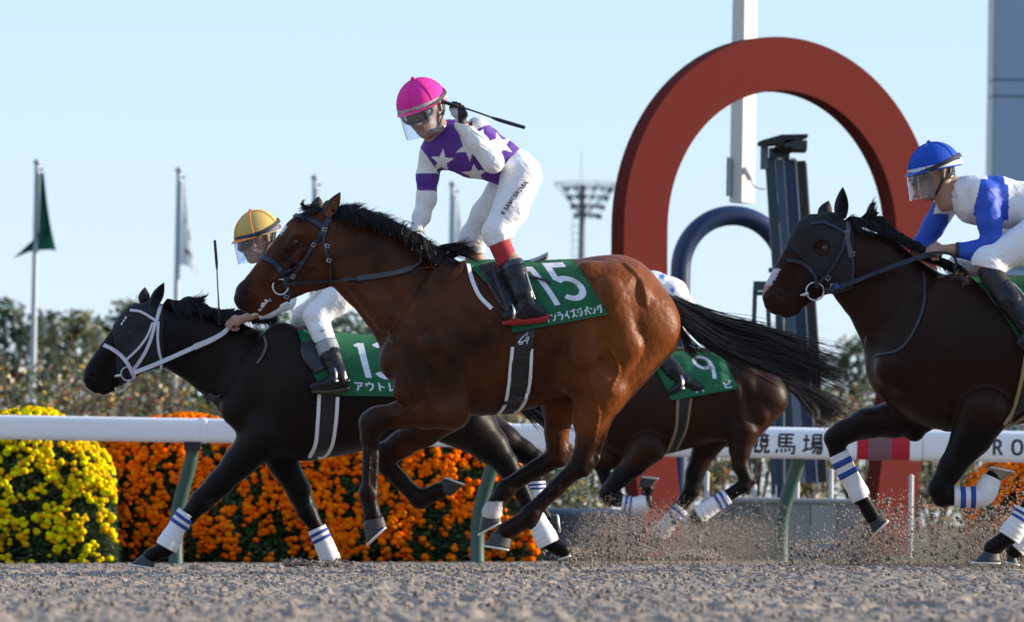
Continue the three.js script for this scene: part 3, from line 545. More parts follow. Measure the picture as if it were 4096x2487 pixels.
// ---------- flower banks ----------
const pom = (() => { const i0 = new THREE.IcosahedronGeometry(1, 3); i0.deleteAttribute('normal'); i0.deleteAttribute('uv'); const g = mergeVertices(i0, 1e-4), p = g.attributes.position; for (let i = 0; i < p.count; i++) { const x = p.getX(i), y = p.getY(i), z = p.getZ(i), k = 0.92 + 0.34 * noise(x * 3.4, y * 3.4, z * 3.4) + 0.16 * noise(x * 8, y * 8, z * 8); p.setXYZ(i, x * k, y * k * 0.85, z * k); } g.computeVertexNormals(); return g; })();
const leafG = (() => { const p = [0, 0, 0, 0.28, 0.08, 0.5, 0, -0.04, 1.1, -0.28, 0.08, 0.5, 0.55, -0.02, 0.95, -0.55, -0.02, 0.95]; return geoFrom(p, [0, 1, 2, 0, 2, 3, 0, 4, 1, 0, 3, 5]); })();
const bloomMat = new THREE.MeshPhysicalMaterial({ roughness: 1, specularIntensity: 0 }), flowerLeaf = new THREE.MeshPhysicalMaterial({ roughness: 0.75, side: THREE.DoubleSide, transmission: 0.15, thickness: 0 });
function bank(label, x0, x1, D, topY, hue, nB, seedSide, frame) {
  const mid = (x0 + x1) / 2, b = base(mid, D), t = thing('flower_bank', label, 'flower bank', b), px = D_(1) * D / FPX, H = W(0, D_(topY), D).y - b.y, L = (x1 - x0) * px;
  const surf = (u, v) => {                                         // u along 0..1, v over the hump 0 (front foot) .. 1 (crest)
    const e = Math.sqrt(Math.max(0, Math.min(1, Math.min(seedSide[0] ? u * L / 0.55 : 1, seedSide[1] ? (1 - u) * L / 0.55 : 1)))), a = v * Math.PI / 2;
    const h = H * (0.55 + 0.45 * e) * (1 + 0.1 * noise(u * L * 1.3, 2, v * 2)) * Math.sin(a);
    return V((u - 0.5) * L + (seedSide[1] && !seedSide[0] ? 0.10 * (1 - v) * u * u : 0), h, 0.62 * Math.cos(a) - 0.62 + 0.12 * noise(u * L * 2.3, v * 3, 7));
  };
  const M4 = new THREE.Matrix4(), Q = new THREE.Quaternion(), E = new THREE.Euler();
  const leaves = new THREE.InstancedMesh(leafG, flowerLeaf, Math.round(nB * 7)), blooms = new THREE.InstancedMesh(pom, bloomMat, nB), c = new THREE.Color();
  for (let i = 0; i < leaves.count; i++) { const p = surf(rnd(), Math.pow(rnd(), 0.85)), s = rr(0.022, 0.055), dp = rr(0, 0.16); p.z -= dp * 0.9; p.y -= dp * 0.25; Q.setFromEuler(E.set(rr(-1.4, 0.6), rr(-3.1, 3.1), rr(-1, 1))); leaves.setMatrixAt(i, M4.compose(p, Q, V(s, s, s))); const k = rr(0.5, 1.4); leaves.setColorAt(i, c.setRGB(0.06 * k, 0.125 * k, 0.032 * k)); }
  let n = 0;
  while (n < nB) { const u = rnd(), v = Math.pow(rnd(), 0.8), p = surf(u, v); const dens = 0.7 * noise(u * L * 3.2, v * 4.5, 3) + 0.8 * noise(u * L * 10, v * 11, 1); if (dens < rr(-0.35, 0.4) * (v < 0.3 ? 0.6 : 1)) continue; const s = rr(0.017, 0.037); p.z += rr(-0.01, 0.04); Q.setFromEuler(E.set(rr(-0.6, 0.6), rr(-3, 3), rr(-0.6, 0.6))); blooms.setMatrixAt(n, M4.compose(p, Q, V(s, s, s))); const k = rnd() < 0.06 ? rr(0.3, 0.5) : rr(0.72, 1.0), j = rr(0.65, 1.35); blooms.setColorAt(n, c.setRGB(hue[0] * k, hue[1] * k * j, hue[2])); n++; }
  for (const [o, nm] of [[leaves, 'foliage'], [blooms, 'blooms']]) { o.name = nm; o.userData.kind = 'stuff'; o.castShadow = o.receiveShadow = true; t.add(o); }
  // earth and stems inside the hump
  const pos = [], idx = []; for (let j = 0; j <= 10; j++) for (let i = 0; i <= 60; i++) { const p = surf(i / 60, j / 10); pos.push(p.x, p.y * 0.9 - 0.03, p.z - 0.17); } for (let j = 0; j < 10; j++) for (let i = 0; i < 60; i++) { const a = j * 61 + i; idx.push(a, a + 1, a + 61, a + 1, a + 62, a + 61); }
  mesh('inner_growth', geoFrom(pos, idx), S({ color: col(0.012, 0.020, 0.009), roughness: 0.9, side: THREE.DoubleSide }), t);
}
bank('mound of bright yellow chrysanthemums at the left end of the rail', -190, 258, 50.6, 984, [0.85, 0.62, 0.006], 1700, [false, true]);
bank('long bank of orange marigolds under the rail behind the leading horses', 180, 1300, 51.2, 992, [1.0, 0.185, 0.003], 5400, [true, true]);
bank('bank of orange marigolds at the right edge behind the rightmost horse', 2330, 2700, 51.4, 1030, [1.0, 0.185, 0.003], 1900, [true, false]);
{
  const t = thing('low_green_shrub', 'low green and yellow shrub between the marigolds and the dark blue block', 'shrub', base(1380, 55)); const cl = []; for (let i = 0; i < 14; i++) cl.push([gauss() * 0.55, rr(0.1, 0.85), gauss() * 0.2, rr(0.15, 0.26)]);
  mesh('crown', leafCloud(cl, 2400, 0.02, () => { const k = rr(0.6, 1.4), f = rnd(); return f < 0.12 ? [0.5 * k, 0.5 * k, 0.5 * k] : f < 0.3 ? [0.35 * k, 0.27 * k, 0.03 * k] : [0.07 * k, 0.11 * k, 0.03 * k]; }), leafMat, t);
  mesh('stem', tube([V(0, -0.05, 0), V(0.03, 0.4, 0)], [0.02, 0.01], 6), bark, t);
}
// ---------- horses ----------
function ear(A, bx, by, tx, ty, z, R, open = 0.4, lean = 0) {        // leaf-shaped hollow ear from base to tip; returns [outer, inner]
  const a = V(bx, by, z), t = V(tx, ty, z + lean), ax = t.clone().sub(a), L = ax.length(); ax.normalize();
  const s0 = V(-ax.y, ax.x, 0).normalize(), n0 = V(0, 0, 1), out = [[], []], idx = [[], []], NT = 12, NP = 14;
  for (let layer = 0; layer < 2; layer++) for (let i = 0; i <= NT; i++) { const v = i / NT, r = R * Math.pow(Math.sin(Math.PI * (0.24 + 0.76 * v)), 0.9) * (layer ? 0.8 : 1) + (i === NT ? 0.5 : 0); for (let k = 0; k <= NP; k++) { const f = open + (k / NP - 0.5) * 2 * 2.25; const p = a.clone().addScaledVector(ax, L * v * (layer ? 0.98 : 1)).addScaledVector(s0, Math.cos(f) * r).addScaledVector(n0, Math.sin(f) * r * 0.8); const w = A.l(p.x, p.y, p.z); out[layer].push(w.x, w.y, w.z); } }
  for (let layer = 0; layer < 2; layer++) for (let i = 0; i < NT; i++) for (let k = 0; k < NP; k++) { const q = i * (NP + 1) + k; layer ? idx[1].push(q, q + NP + 1, q + 1, q + 1, q + NP + 1, q + NP + 2) : idx[0].push(q, q + 1, q + NP + 1, q + 1, q + NP + 2, q + NP + 1); }
  // rim joins the two layers
  const n = (NT + 1) * (NP + 1); const pos = out[0].concat(out[1]), rim = [];
  for (let i = 0; i < NT; i++) for (const k of [0, NP]) { const q = i * (NP + 1) + k; rim.push(q, q + NP + 1, n + q, q + NP + 1, n + q + NP + 1, n + q); }
  return [geoFrom(pos, idx[0].concat(rim)), geoFrom(out[1], idx[1])];
}
function hoofGeo(A, cf, ch, st, sh, z, w = 0.8) {                     // wall of a hoof from coronet (front, heel) to sole (toe, heel)
  const pos = [], idx = [], N = 18, rows = 5, c = V(...cf, z), h = V(...ch, z), s = V(...st, z), e = V(...sh, z);
  for (let j = 0; j <= rows; j++) { const v = j / rows, sq = lerp(0.84, 1, Math.pow(v, 0.7)), f = c.clone().lerp(s, v), b = h.clone().lerp(e, v), m = f.clone().add(b).multiplyScalar(0.5), r = f.clone().sub(b).multiplyScalar(0.5 * sq), L = r.length(); for (let k = 0; k < N; k++) { const a = k / N * 2 * Math.PI, ca = Math.cos(a), sa = Math.sin(a), p = m.clone().addScaledVector(r, ca < -0.55 ? -0.55 + (ca + 0.55) * 0.5 - 0.2 : ca); p.z += sa * L * w * (ca < 0 ? 1 - 0.2 * ca * ca : 1); const q = A.l(p.x, p.y, p.z); pos.push(q.x, q.y, q.z); } }
  for (let j = 0; j < rows; j++) for (let k = 0; k < N; k++) { const q = (k + 1) % N, a = j * N + k, b = j * N + q; idx.push(a, b, a + N, b, b + N, a + N); }
  const cap = (j) => { const m = pos.length / 3; let x = 0, y = 0, zz = 0; for (let k = 0; k < N; k++) { x += pos[(j * N + k) * 3] / N; y += pos[(j * N + k) * 3 + 1] / N; zz += pos[(j * N + k) * 3 + 2] / N; } pos.push(x, y, zz); for (let k = 0; k < N; k++) { const q = (k + 1) % N; j ? idx.push(m, j * N + k, j * N + q) : idx.push(m, q, k); } };
  cap(0); cap(rows);
  const g = geoFrom(pos, idx);
  // the shoe follows the edge of the sole
  const m = s.clone().add(e).multiplyScalar(0.5), r = s.clone().sub(e).multiplyScalar(0.5), L = r.length(), sp = [];
  for (let k = 0; k <= 24; k++) { const a = -2.45 + 4.9 * k / 24, ca = Math.cos(a), p = m.clone().addScaledVector(r, ca < -0.55 ? -0.55 + (ca + 0.55) * 0.5 - 0.2 : ca); p.z += Math.sin(a) * L * w * 0.97; sp.push(A.l(p.x, p.y, p.z)); }
  return [g, tube(sp, [5.5 * A.m], 6)];
}
// strands of hair as thin tapered tubes: guides are lists of [x, y, z]; each strand mixes two neighbours
function hair(A, guides, count, r0, spread, wild = 1, segs = 10, sides = 3) {
  const pos = [], nor = [], idx = []; const curves = guides.map((g) => new THREE.CatmullRomCurve3(g.map((p) => V(...p)), false, 'centripetal'));
  let lock = null; for (let s = 0; s < count; s++) {
    if (s % 16 === 0) lock = [rnd(), V(gauss(), gauss(), gauss()), rnd() * 9, rr(0.55, 1)];
    const f = clamp(lock[0] + gauss() * 0.035, 0, 1) * (curves.length - 1), a = Math.floor(f), b = Math.min(curves.length - 1, a + 1), w = f - a, len = Math.pow(rr(0.5, 1), 0.7) * lerp(lock[3], 1, 0.5), ph = lock[2] + rnd() * 0.9, am = rr(0.4, 0.9) * wild;
    const off = V(gauss(), gauss(), gauss()).multiplyScalar(0.42).add(lock[1]), stray = rnd() < 0.12 ? 2.2 : 1, r = r0 * rr(0.6, 1.25), pts = [];
    for (let i = 0; i <= segs; i++) { const t = i / segs * len, p = curves[a].getPoint(t).lerp(curves[b].getPoint(t), w), sp = spread * (0.25 + t * 0.8 + t * t * t * 1.1) * stray; p.x += off.x * sp + Math.sin(t * 7 + ph) * am * t * 6; p.y += off.y * sp + Math.cos(t * 6 + ph * 1.7) * am * t * 8; p.z += off.z * sp * 1.2 + Math.sin(t * 5 + ph * 2.1) * am * t * 7; pts.push(A.l(p.x, p.y, p.z)); }
    const st = pos.length / 3;
    for (let i = 0; i <= segs; i++) { const t = pts[Math.min(segs, i + 1)].clone().sub(pts[Math.max(0, i - 1)]).normalize(), u = V(-t.y, t.x, 0.3).normalize(), v = t.clone().cross(u), R = r * A.m * (1 - 0.85 * Math.pow(i / segs, 1.6)); for (let k = 0; k < sides; k++) { const q = k / sides * 6.283, n = u.clone().multiplyScalar(Math.cos(q)).addScaledVector(v, Math.sin(q)); pos.push(pts[i].x + n.x * R, pts[i].y + n.y * R, pts[i].z + n.z * R); nor.push(n.x, n.y, n.z); } }
    for (let i = 0; i < segs; i++) for (let k = 0; k < sides; k++) { const q = (k + 1) % sides, x = st + i * sides + k, y = st + i * sides + q; idx.push(x, y, x + sides, y, y + sides, x + sides); }
  }
  const g = new THREE.BufferGeometry(); g.setAttribute('position', new THREE.Float32BufferAttribute(pos, 3)); g.setAttribute('normal', new THREE.Float32BufferAttribute(nor, 3)); g.setIndex(idx); return g;
}
// wrapped bandage: wrinkled sleeve with two printed stripes near its top
function bandage(A, pts, z, radii, stripes = true) {
  radii = radii.map((q) => q + 4.5);
  const P = pts.map((p) => V(p[0], p[1], p[2] ?? z)), c = new THREE.CatmullRomCurve3(P, false, 'centripetal'), N = 36, w = [], r = [];
  for (let i = 0; i <= N; i++) { const t = i / N, f = t * (radii.length - 1), a = Math.floor(f), p = c.getPoint(t); w.push(A.l(p.x, p.y, p.z)); r.push((lerp(radii[a], radii[Math.min(radii.length - 1, a + 1)], f - a) + 0.5 * Math.sin(i * 2.1) + 0.5 * Math.sin(i * 5.3) + 0.5 * noise(i * 0.7, radii[0], 3)) * A.m); }
  const m = A.add('bandage', tube(w, r, 16), M.clothWhite);
  if (stripes) for (const t of [0.1, 0.27]) { const s = [], q = []; for (let i = 0; i <= 3; i++) { const tt = t + i / 3 * 0.085, f = tt * (radii.length - 1), a = Math.floor(f), p = c.getPoint(tt); s.push(A.l(p.x, p.y, p.z)); q.push((lerp(radii[a], radii[Math.min(radii.length - 1, a + 1)], f - a) + 2.0) * A.m); } A.add('stripe', tube(s, q, 16), M.blueBand, m); }
  return m;
}
// a cloth laid over the back: quad corners [top front, top rear, bottom rear, bottom front] in pixels
function laidCloth(A, F, quad, mat, name, lift = 9, bow = 0, sub, zTop = 0) {
  const NU = 44, NV = 40, [tl, tr, br, bl] = quad, front = [], back = [], uv = [], idx = [];
  for (let j = 0; j <= NV; j++) { let lastz = null; for (let i = 0; i <= NU; i++) {
    const u = i / NU, v = j / NV; let x = lerp(lerp(tl[0], tr[0], u), lerp(bl[0], br[0], u), v), y = lerp(lerp(tl[1], tr[1], u), lerp(bl[1], br[1], u), v);
    x += bow * Math.sin(v * Math.PI) * (1 - u);
    let z = F.surf(x, y); if (z === null) { z = zTop; }
    const rip = (Math.sin(u * 14 + v * 5) * 2.0 + noise(u * 5, v * 5, 3) * 7 + noise(u * 13, v * 9, 8) * 3) * (0.3 + 0.7 * v); const lf = lift + 4 * v;
    const p = A.l(x, y, z + lf + rip), q = A.l(x, y, z + lf + rip - 5); front.push(p.x, p.y, p.z); back.push(q.x, q.y, q.z); uv.push(u, 1 - v);
  } }
  const n = (NU + 1) * (NV + 1);
  for (let j = 0; j < NV; j++) for (let i = 0; i < NU; i++) { const a = j * (NU + 1) + i; idx.push(a, a + NU + 1, a + 1, a + 1, a + NU + 1, a + NU + 2, n + a, n + a + 1, n + a + NU + 1, n + a + 1, n + a + NU + 2, n + a + NU + 1); }
  const ed = (a, b) => idx.push(a, b, n + a, b, n + b, n + a);
  for (let i = 0; i < NU; i++) { ed(i + 1, i); ed(NV * (NU + 1) + i, NV * (NU + 1) + i + 1); } for (let j = 0; j < NV; j++) { ed(j * (NU + 1), (j + 1) * (NU + 1)); ed((j + 1) * (NU + 1) + NU, j * (NU + 1) + NU); }
  return A.add(name, geoFrom(front.concat(back), idx, null, uv.concat(uv.map((v, i) => i % 2 ? v : v))), mat);
}
const green = [0.006, 0.085, 0.045];
function clothTex(draw) { const [c, x] = canvas(1024, 768, '#14613f'); const im = x.getImageData(0, 0, 1024, 768), d = im.data; for (let i = 0; i < d.length; i += 4) { const k = 0.86 + rnd() * 0.28; d[i] *= k; d[i + 1] *= k; d[i + 2] *= k; } x.putImageData(im, 0, 0); x.strokeStyle = '#0d4a2f'; x.lineWidth = 3; x.setLineDash([9, 6]); x.strokeRect(16, 16, 992, 736); x.setLineDash([]); x.strokeStyle = x.fillStyle = '#dfe2ee'; draw(x); for (let i = 0; i < 420; i++) { const k = Math.floor(rr(90, 170)); x.fillStyle = 'rgba(' + k + ',' + Math.floor(k * 0.88) + ',' + Math.floor(k * 0.76) + ',0.7)'; x.beginPath(); x.arc(rnd() * 1024, 768 * Math.pow(rnd(), 0.6), rr(0.8, 3), 0, 7); x.fill(); } return S({ map: tex(c), roughness: 0.85, side: THREE.DoubleSide }); }
// coat colours: bay body with sunlit rump painted in, dark legs, muzzle and mane line
function coat(bay, dark, fn) { return (x, y, z, o) => { const k = clamp(fn(x, y, z), 0, 1), n = 1 + 0.16 * noise(x * 0.02, y * 0.02, z * 0.02) + 0.10 * noise(x * 0.11, y * 0.07, z * 0.1); for (let c = 0; c < 3; c++) o[c] = lerp(bay[c], dark[c], k) * n; }; }
const furBump = (() => { const n = 512, d = new Uint8Array(n * n * 4), f = new Float32Array(n * n); for (let k = 0; k < 26000; k++) { const x = rnd() * n, y = rnd() * n, l = rr(8, 26), v = rr(-1, 1), sl = rr(-0.25, 0.25); for (let t = 0; t < l; t++) { const i = (Math.floor(y + t) & 511) * n + (Math.floor(x + t * sl) & 511); f[i] += v * Math.sin(Math.PI * t / l); } } for (let i = 0; i < n * n; i++) { const v = clamp(128 + f[i] * 52, 0, 255); d.set([v, v, v, 255], i * 4); } const t = new THREE.DataTexture(d, n, n); t.wrapS = t.wrapT = THREE.RepeatWrapping; t.magFilter = THREE.LinearFilter; t.needsUpdate = true; return t; })();
const furMat = () => new THREE.MeshPhysicalMaterial({ vertexColors: true, roughness: 0.40, specularIntensity: 0.27, sheen: 0.10, sheenRoughness: 0.3, sheenColor: col(0.5, 0.24, 0.10), bumpMap: furBump, bumpScale: 0.0011 });
function eyeball(A, F, x, y, r) { const z = F.surf(x, y) ?? 60; const g = new THREE.SphereGeometry(r * A.m, 14, 10); const p = A.l(x, y, z - r * 0.62); g.translate(p.x, p.y, p.z); return A.add('eye', g, M.eye); }
function ring(A, x, y, z, R, r, mat, parent, name = 'bit_ring') { const g = new THREE.TorusGeometry(R * A.m, r * A.m, 8, 32); const p = A.l(x, y, z); g.rotateY(0.12); g.translate(p.x, p.y, p.z); return A.add(name, g, mat, parent); }
function buckle(A, F, x, y, ang, mat, parent, s = 9) { const z = (F.surf(x, y) ?? 60) + 8, pts = [[-1, -0.7], [1, -0.7], [1, 0.7], [-1, 0.7], [-1, -0.7]].map(([a, b]) => A.l(x + (a * Math.cos(ang) - b * Math.sin(ang)) * s, y + (a * Math.sin(ang) + b * Math.cos(ang)) * s, z)); A.add('buckle', tube(pts, [2 * A.m], 5), mat, parent); }
// a pad racing saddle: seat, flap and stirrup
function saddle(A, F, seat, flap, leather, stirrup) {
  const g = new THREE.Group(); g.name = 'saddle'; A.g.add(g);
  const c = new THREE.CatmullRomCurve3(seat.map((p) => V(p[0], p[1], 0)), false, 'centripetal'), pos = [], idx = [], N = 20, K = 12;
  for (let i = 0; i <= N; i++) { const t = i / N, p = c.getPoint(t), w = seat[0][2] * (0.55 + 0.45 * Math.sin(Math.PI * (0.15 + 0.7 * t))) ; for (let k = 0; k < K; k++) { const a = k / K * 6.283; const q = A.l(p.x, p.y + Math.sin(a) * 9 + Math.abs(Math.cos(a)) * w * 0.22, Math.cos(a) * w); pos.push(q.x, q.y, q.z); } }
  for (let i = 0; i < N; i++) for (let k = 0; k < K; k++) { const q = (k + 1) % K, a = i * K + k, b = i * K + q; idx.push(a, b, a + K, b, b + K, a + K); }
  for (const e of [0, N]) { const m = pos.length / 3, p = c.getPoint(e / N), q = A.l(p.x, p.y + 8, 0); pos.push(q.x, q.y, q.z); for (let k = 0; k < K; k++) { const n = (k + 1) % K; e ? idx.push(m, e * K + k, e * K + n) : idx.push(m, e * K + n, e * K + k); } }
  A.add('seat', geoFrom(pos, idx), S({ color: col(0.02, 0.026, 0.035), roughness: 0.25 }), g);
  if (flap) A.add('flap', A.strap(F, flap, (t) => 70 + 30 * Math.sin(t * 3), 7, 14), leather, g);
  if (stirrup) { A.add('stirrup_leather', A.strap(null, stirrup.strap, 13, 3), leather, g); const [x, y, z] = stirrup.iron; const P = []; for (let k = 0; k <= 16; k++) { const a = -0.5 + (Math.PI + 1) * k / 16; P.push(A.l(x + Math.cos(a) * 10, y - Math.sin(a) * 38, z + Math.cos(a) * 34)); } A.add('stirrup', tube(P, [4.5 * A.m], 6), M.steel, g); A.add('stirrup_tread', tube([A.l(x + 10, y + 16, z + 30), A.l(x - 10, y + 16, z - 30)], [7 * A.m], 6, true), M.steel, g); }
  return g;
}
const H = {};
// ===== the leading bay in front =====
{
  const A = new Actor('race_horse', 'bright bay horse with number 15 cloth, galloping largest in front', 'horse', 30, 2050, 2330, 'race horses'); delete A.g.userData.group; H.bay = A;
  const F = new Field(); A.F = F;
  // trunk
  F.chain([[1766, 1378, 0, 228, .66], [1830, 1362, 0, 284, .66], [1910, 1348, 0, 306, .72], [2050, 1342, 0, 292, .80], [2200, 1312, 0, 265, .86], [2350, 1288, 0, 252, .88], [2450, 1248, 0, 226, .98]], .7, 40);
  F.add(2450, 1250, 0, 222, 2540, 1300, 0, 176, 1.1, 40);
  for (const s of [1, -1]) {
    F.add(2550, 1315, s * 66, 172, 2405, 1560, s * 112, 112, .72, 36);           // buttock and thigh
    F.add(2420, 1180, s * 130, 120, 2330, 1480, s * 135, 118, .75, 36);          // hip to stifle
    F.ball(2345, 1110, s * 150, 62, .9, 40);                                       // point of hip
    F.add(1800, 1130, s * 92, 90, 1615, 1440, s * 112, 98, .75, 40);              // shoulder blade
  }
  F.ball(1634, 1420, 0, 100, 1.1, 36);
  // muscles seen on the near side
  F.add(2560, 1180, 150, 46, 2612, 1330, 122, 60, .75, 18).add(2612, 1330, 122, 60, 2540, 1490, 122, 46, .7, 18);
  F.add(2430, 1175, 206, 62, 2490, 1390, 184, 74, .66, 18).add(2490, 1390, 184, 74, 2436, 1520, 172, 52, .66, 18);
  F.add(2330, 1200, 214, 50, 2330, 1420, 214, 66, .6, 20);
  F.add(2360, 1540, 158, 66, 2330, 1680, 140, 40, .7, 16);
  F.add(1770, 1390, 176, 100, 1808, 1600, 158, 72, .62, 22);                       // triceps
  F.add(1690, 1530, 150, 74, 1730, 1590, 150, 70, .7, 30).add(1655, 1380, 150, 74, 1640, 1560, 160, 66, .7, 22);
  F.cut(2612, 1215, 262, 16, 2590, 1360, 262, 18, 34).cut(2590, 1360, 264, 18, 2470, 1540, 258, 14, 34).cut(2392, 1300, 300, 16, 2412, 1560, 262, 14, 44).cut(2300, 1250, 306, 14, 2270, 1480, 292, 12, 50).cut(1560, 1330, 190, 12, 1720, 1180, 190, 12, 44);
  // neck
  F.chain([[1335, 975, 0, 118, .52], [1478, 1062, 0, 158, .48], [1618, 1186, 0, 180, .54], [1745, 1345, 0, 220, .66]], .5, 36);
  F.add(1370, 860, 0, 38, 1690, 1030, 0, 52, .7, 30);
  F.add(1330, 1010, 46, 44, 1560, 1270, 72, 64, .7, 24);
  // head
  F.add(1240, 925, 0, 88, 1285, 900, 0, 66, .66, 26).add(1252, 1040, 0, 104, 1262, 1050, 0, 106, .52, 26);
  F.add(1198, 945, 0, 76, 1004, 1160, 0, 52, .68, 26).add(1245, 1060, 0, 92, 1062, 1188, 0, 48, .56, 26).add(990, 1180, 0, 56, 984, 1192, 0, 52, .82, 20);
  F.add(1008, 1222, 0, 34, 1062, 1212, 0, 30, .8, 12).add(1046, 1238, 0, 24, 1090, 1212, 0, 28, .8, 8);
  F.add(1190, 935, 50, 24, 1155, 985, 46, 20, .8, 14).add(1210, 1000, 56, 20, 1090, 1120, 44, 14, .8, 16);
  F.cut(968, 1166, 58, 15, 984, 1178, 50, 13, 6).cut(1180, 968, 74, 14, 1182, 966, 70, 14, 6).cut(1000, 1240, 0, 5, 1080, 1196, 60, 4, 4).cut(1000, 1240, 40, 4, 1085, 1196, 40, 4, 4);
  // near fore
  const nf = 118, ff = -112;
  F.chain([[1800, 1640, 135, 84], [1700, 1650, 126, 62], [1600, 1660, nf, 51], [1515, 1678, nf, 50], [1490, 1696, nf, 49]], 1, 22).add(1490, 1690, nf, 50, 1480, 1755, nf, 38, 1, 16);
  F.add(1480, 1750, nf, 27, 1475, 1950, nf, 27, 1, 10).add(1500, 1740, nf, 20, 1494, 1950, nf, 20, 1, 4).add(1473, 1970, nf, 37, 1476, 1978, nf, 37, 1, 14).add(1476, 1980, nf, 31, 1492, 2062, nf, 36, 1, 12).add(1526, 1706, nf, 24, 1530, 1690, nf, 24, 1, 12);
  // far fore
  F.chain([[1800, 1640, -130, 84], [1690, 1716, -118, 66], [1600, 1776, ff, 51], [1540, 1812, ff, 48]], 1, 22).add(1535, 1815, ff, 46, 1545, 1862, ff, 37, 1, 16).add(1545, 1862, ff, 36, 1668, 1990, ff, 32, 1, 14).add(1680, 1996, ff, 39, 1690, 1990, ff, 38, 1, 14).add(1690, 1990, ff, 32, 1755, 1962, ff, 36, 1, 12);
  // near hind
  const nh = 128, fh = -122;
  F.chain([[2405, 1560, 132, 104], [2362, 1690, nh, 64], [2350, 1757, nh, 45], [2328, 1838, nh, 46]], 1, 22).add(2440, 1640, nh, 22, 2384, 1830, nh, 12, 1, 10).add(2378, 1835, nh, 19, 2330, 1870, nh, 40, 1, 14).add(2318, 1862, nh, 41, 2225, 1950, nh, 31, 1, 14).add(2225, 1950, nh, 31, 2130, 2042, nh, 31, 1, 14).add(2125, 2054, nh, 40, 2118, 2066, nh, 39, 1, 14).add(2118, 2066, nh, 33, 2022, 2126, nh, 38, 1, 14).add(2128, 2098, nh, 14, 2124, 2106, nh, 10, 1, 8);
  // far hind
  F.chain([[2330, 1500, -120, 104], [2245, 1610, fh, 78], [2228, 1720, fh, 47], [2232, 1800, fh, 46]], 1, 22).add(2278, 1792, fh, 18, 2240, 1830, fh, 38, 1, 14).add(2225, 1825, fh, 40, 2030, 1945, fh, 32, 1, 14).add(2022, 1956, fh, 40, 2014, 1966, fh, 38, 1, 14).add(2012, 1968, fh, 33, 1966, 2050, fh, 40, 1, 14);
  F.vein([[1120, 1010], [1160, 1040], [1210, 1058], [1262, 1068]], 6).vein([[1150, 1080], [1180, 1060], [1200, 1020]], 4.5).vein([[1390, 1120], [1470, 1190], [1540, 1290], [1580, 1370]], 9, 14);
  F.vein([[1590, 1450], [1640, 1530], [1660, 1610], [1600, 1660], [1540, 1672]], 6).vein([[1700, 1480], [1716, 1570], [1730, 1640]], 6, 9).vein([[2040, 1600], [2140, 1570], [2230, 1510], [2262, 1440]], 7, 10);
  F.vein([[2380, 1380], [2350, 1470], [2372, 1560], [2390, 1660], [2372, 1760]], 6.5, 9).vein([[2440, 1400], [2470, 1480], [2440, 1560]], 6, 9).vein([[2300, 1120], [2370, 1160], [2400, 1230]], 8, 14).vein([[2500, 1060], [2560, 1130], [2580, 1220]], 8, 16).vein([[1480, 1740], [1478, 1840], [1474, 1940]], 5, 6).vein([[2290, 1880], [2200, 1972], [2146, 2030]], 5.5, 6);
  F.extra = (d, x, y, z) => d + (d < 30 ? 2.2 * noise(x * 0.013, y * 0.013, z * 0.013) * smooth(x, 1500, 1700) + 1.3 * noise(x * 0.05, y * 0.035, z * 0.05) + 0.7 * noise(x * 0.12, y * 0.09, z * 0.1) + (x > 1930 && x < 2300 && y > 1180 && y < 1560 ? 1.5 * Math.sin((x + 0.4 * (y - 1300)) * 0.105) * smooth(x, 1930, 2010) * (1 - smooth(x, 2210, 2300)) * smooth(y, 1180, 1260) * (1 - smooth(y, 1480, 1560)) : 0) : 0);
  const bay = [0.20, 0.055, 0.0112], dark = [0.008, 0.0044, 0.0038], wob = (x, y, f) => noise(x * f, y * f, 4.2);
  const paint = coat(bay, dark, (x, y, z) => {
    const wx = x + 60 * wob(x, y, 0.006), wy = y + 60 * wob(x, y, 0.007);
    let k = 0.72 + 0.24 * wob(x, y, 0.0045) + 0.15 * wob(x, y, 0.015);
    k = lerp(k, 0.04 + 0.2 * k, smooth(wx, 2180, 2420));  // rump painted lighter for sun, barrel and neck left darker for shade
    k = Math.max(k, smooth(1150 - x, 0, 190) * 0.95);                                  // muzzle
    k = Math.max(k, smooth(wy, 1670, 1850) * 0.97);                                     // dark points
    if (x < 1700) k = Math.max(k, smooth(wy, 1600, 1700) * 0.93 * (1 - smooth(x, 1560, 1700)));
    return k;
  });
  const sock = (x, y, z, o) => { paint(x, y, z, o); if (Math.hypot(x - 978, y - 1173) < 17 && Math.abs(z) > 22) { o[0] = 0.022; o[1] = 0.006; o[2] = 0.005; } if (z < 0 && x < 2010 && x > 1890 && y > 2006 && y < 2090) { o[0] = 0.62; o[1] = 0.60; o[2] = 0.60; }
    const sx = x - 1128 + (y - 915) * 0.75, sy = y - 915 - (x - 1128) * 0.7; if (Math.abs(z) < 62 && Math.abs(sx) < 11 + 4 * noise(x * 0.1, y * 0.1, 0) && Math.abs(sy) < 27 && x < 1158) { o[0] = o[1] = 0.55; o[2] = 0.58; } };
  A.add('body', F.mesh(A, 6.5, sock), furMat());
  eyeball(A, F, 1180, 965, 17);
  const earM = S({ color: col(0.03, 0.014, 0.01), roughness: 0.6 }), earIn = S({ color: col(0.26, 0.10, 0.04), roughness: 0.7 });
  for (const [bx, by, tx, ty, z, op] of [[1305, 862, 1361, 766, 50, -1.9], [1262, 836, 1270, 778, -50, 2.0]]) { const [o, i] = ear(A, bx, by, tx, ty, z, 27, op); const e = A.add('ear', o, earM); A.add('inner_ear', i, earIn, e); }
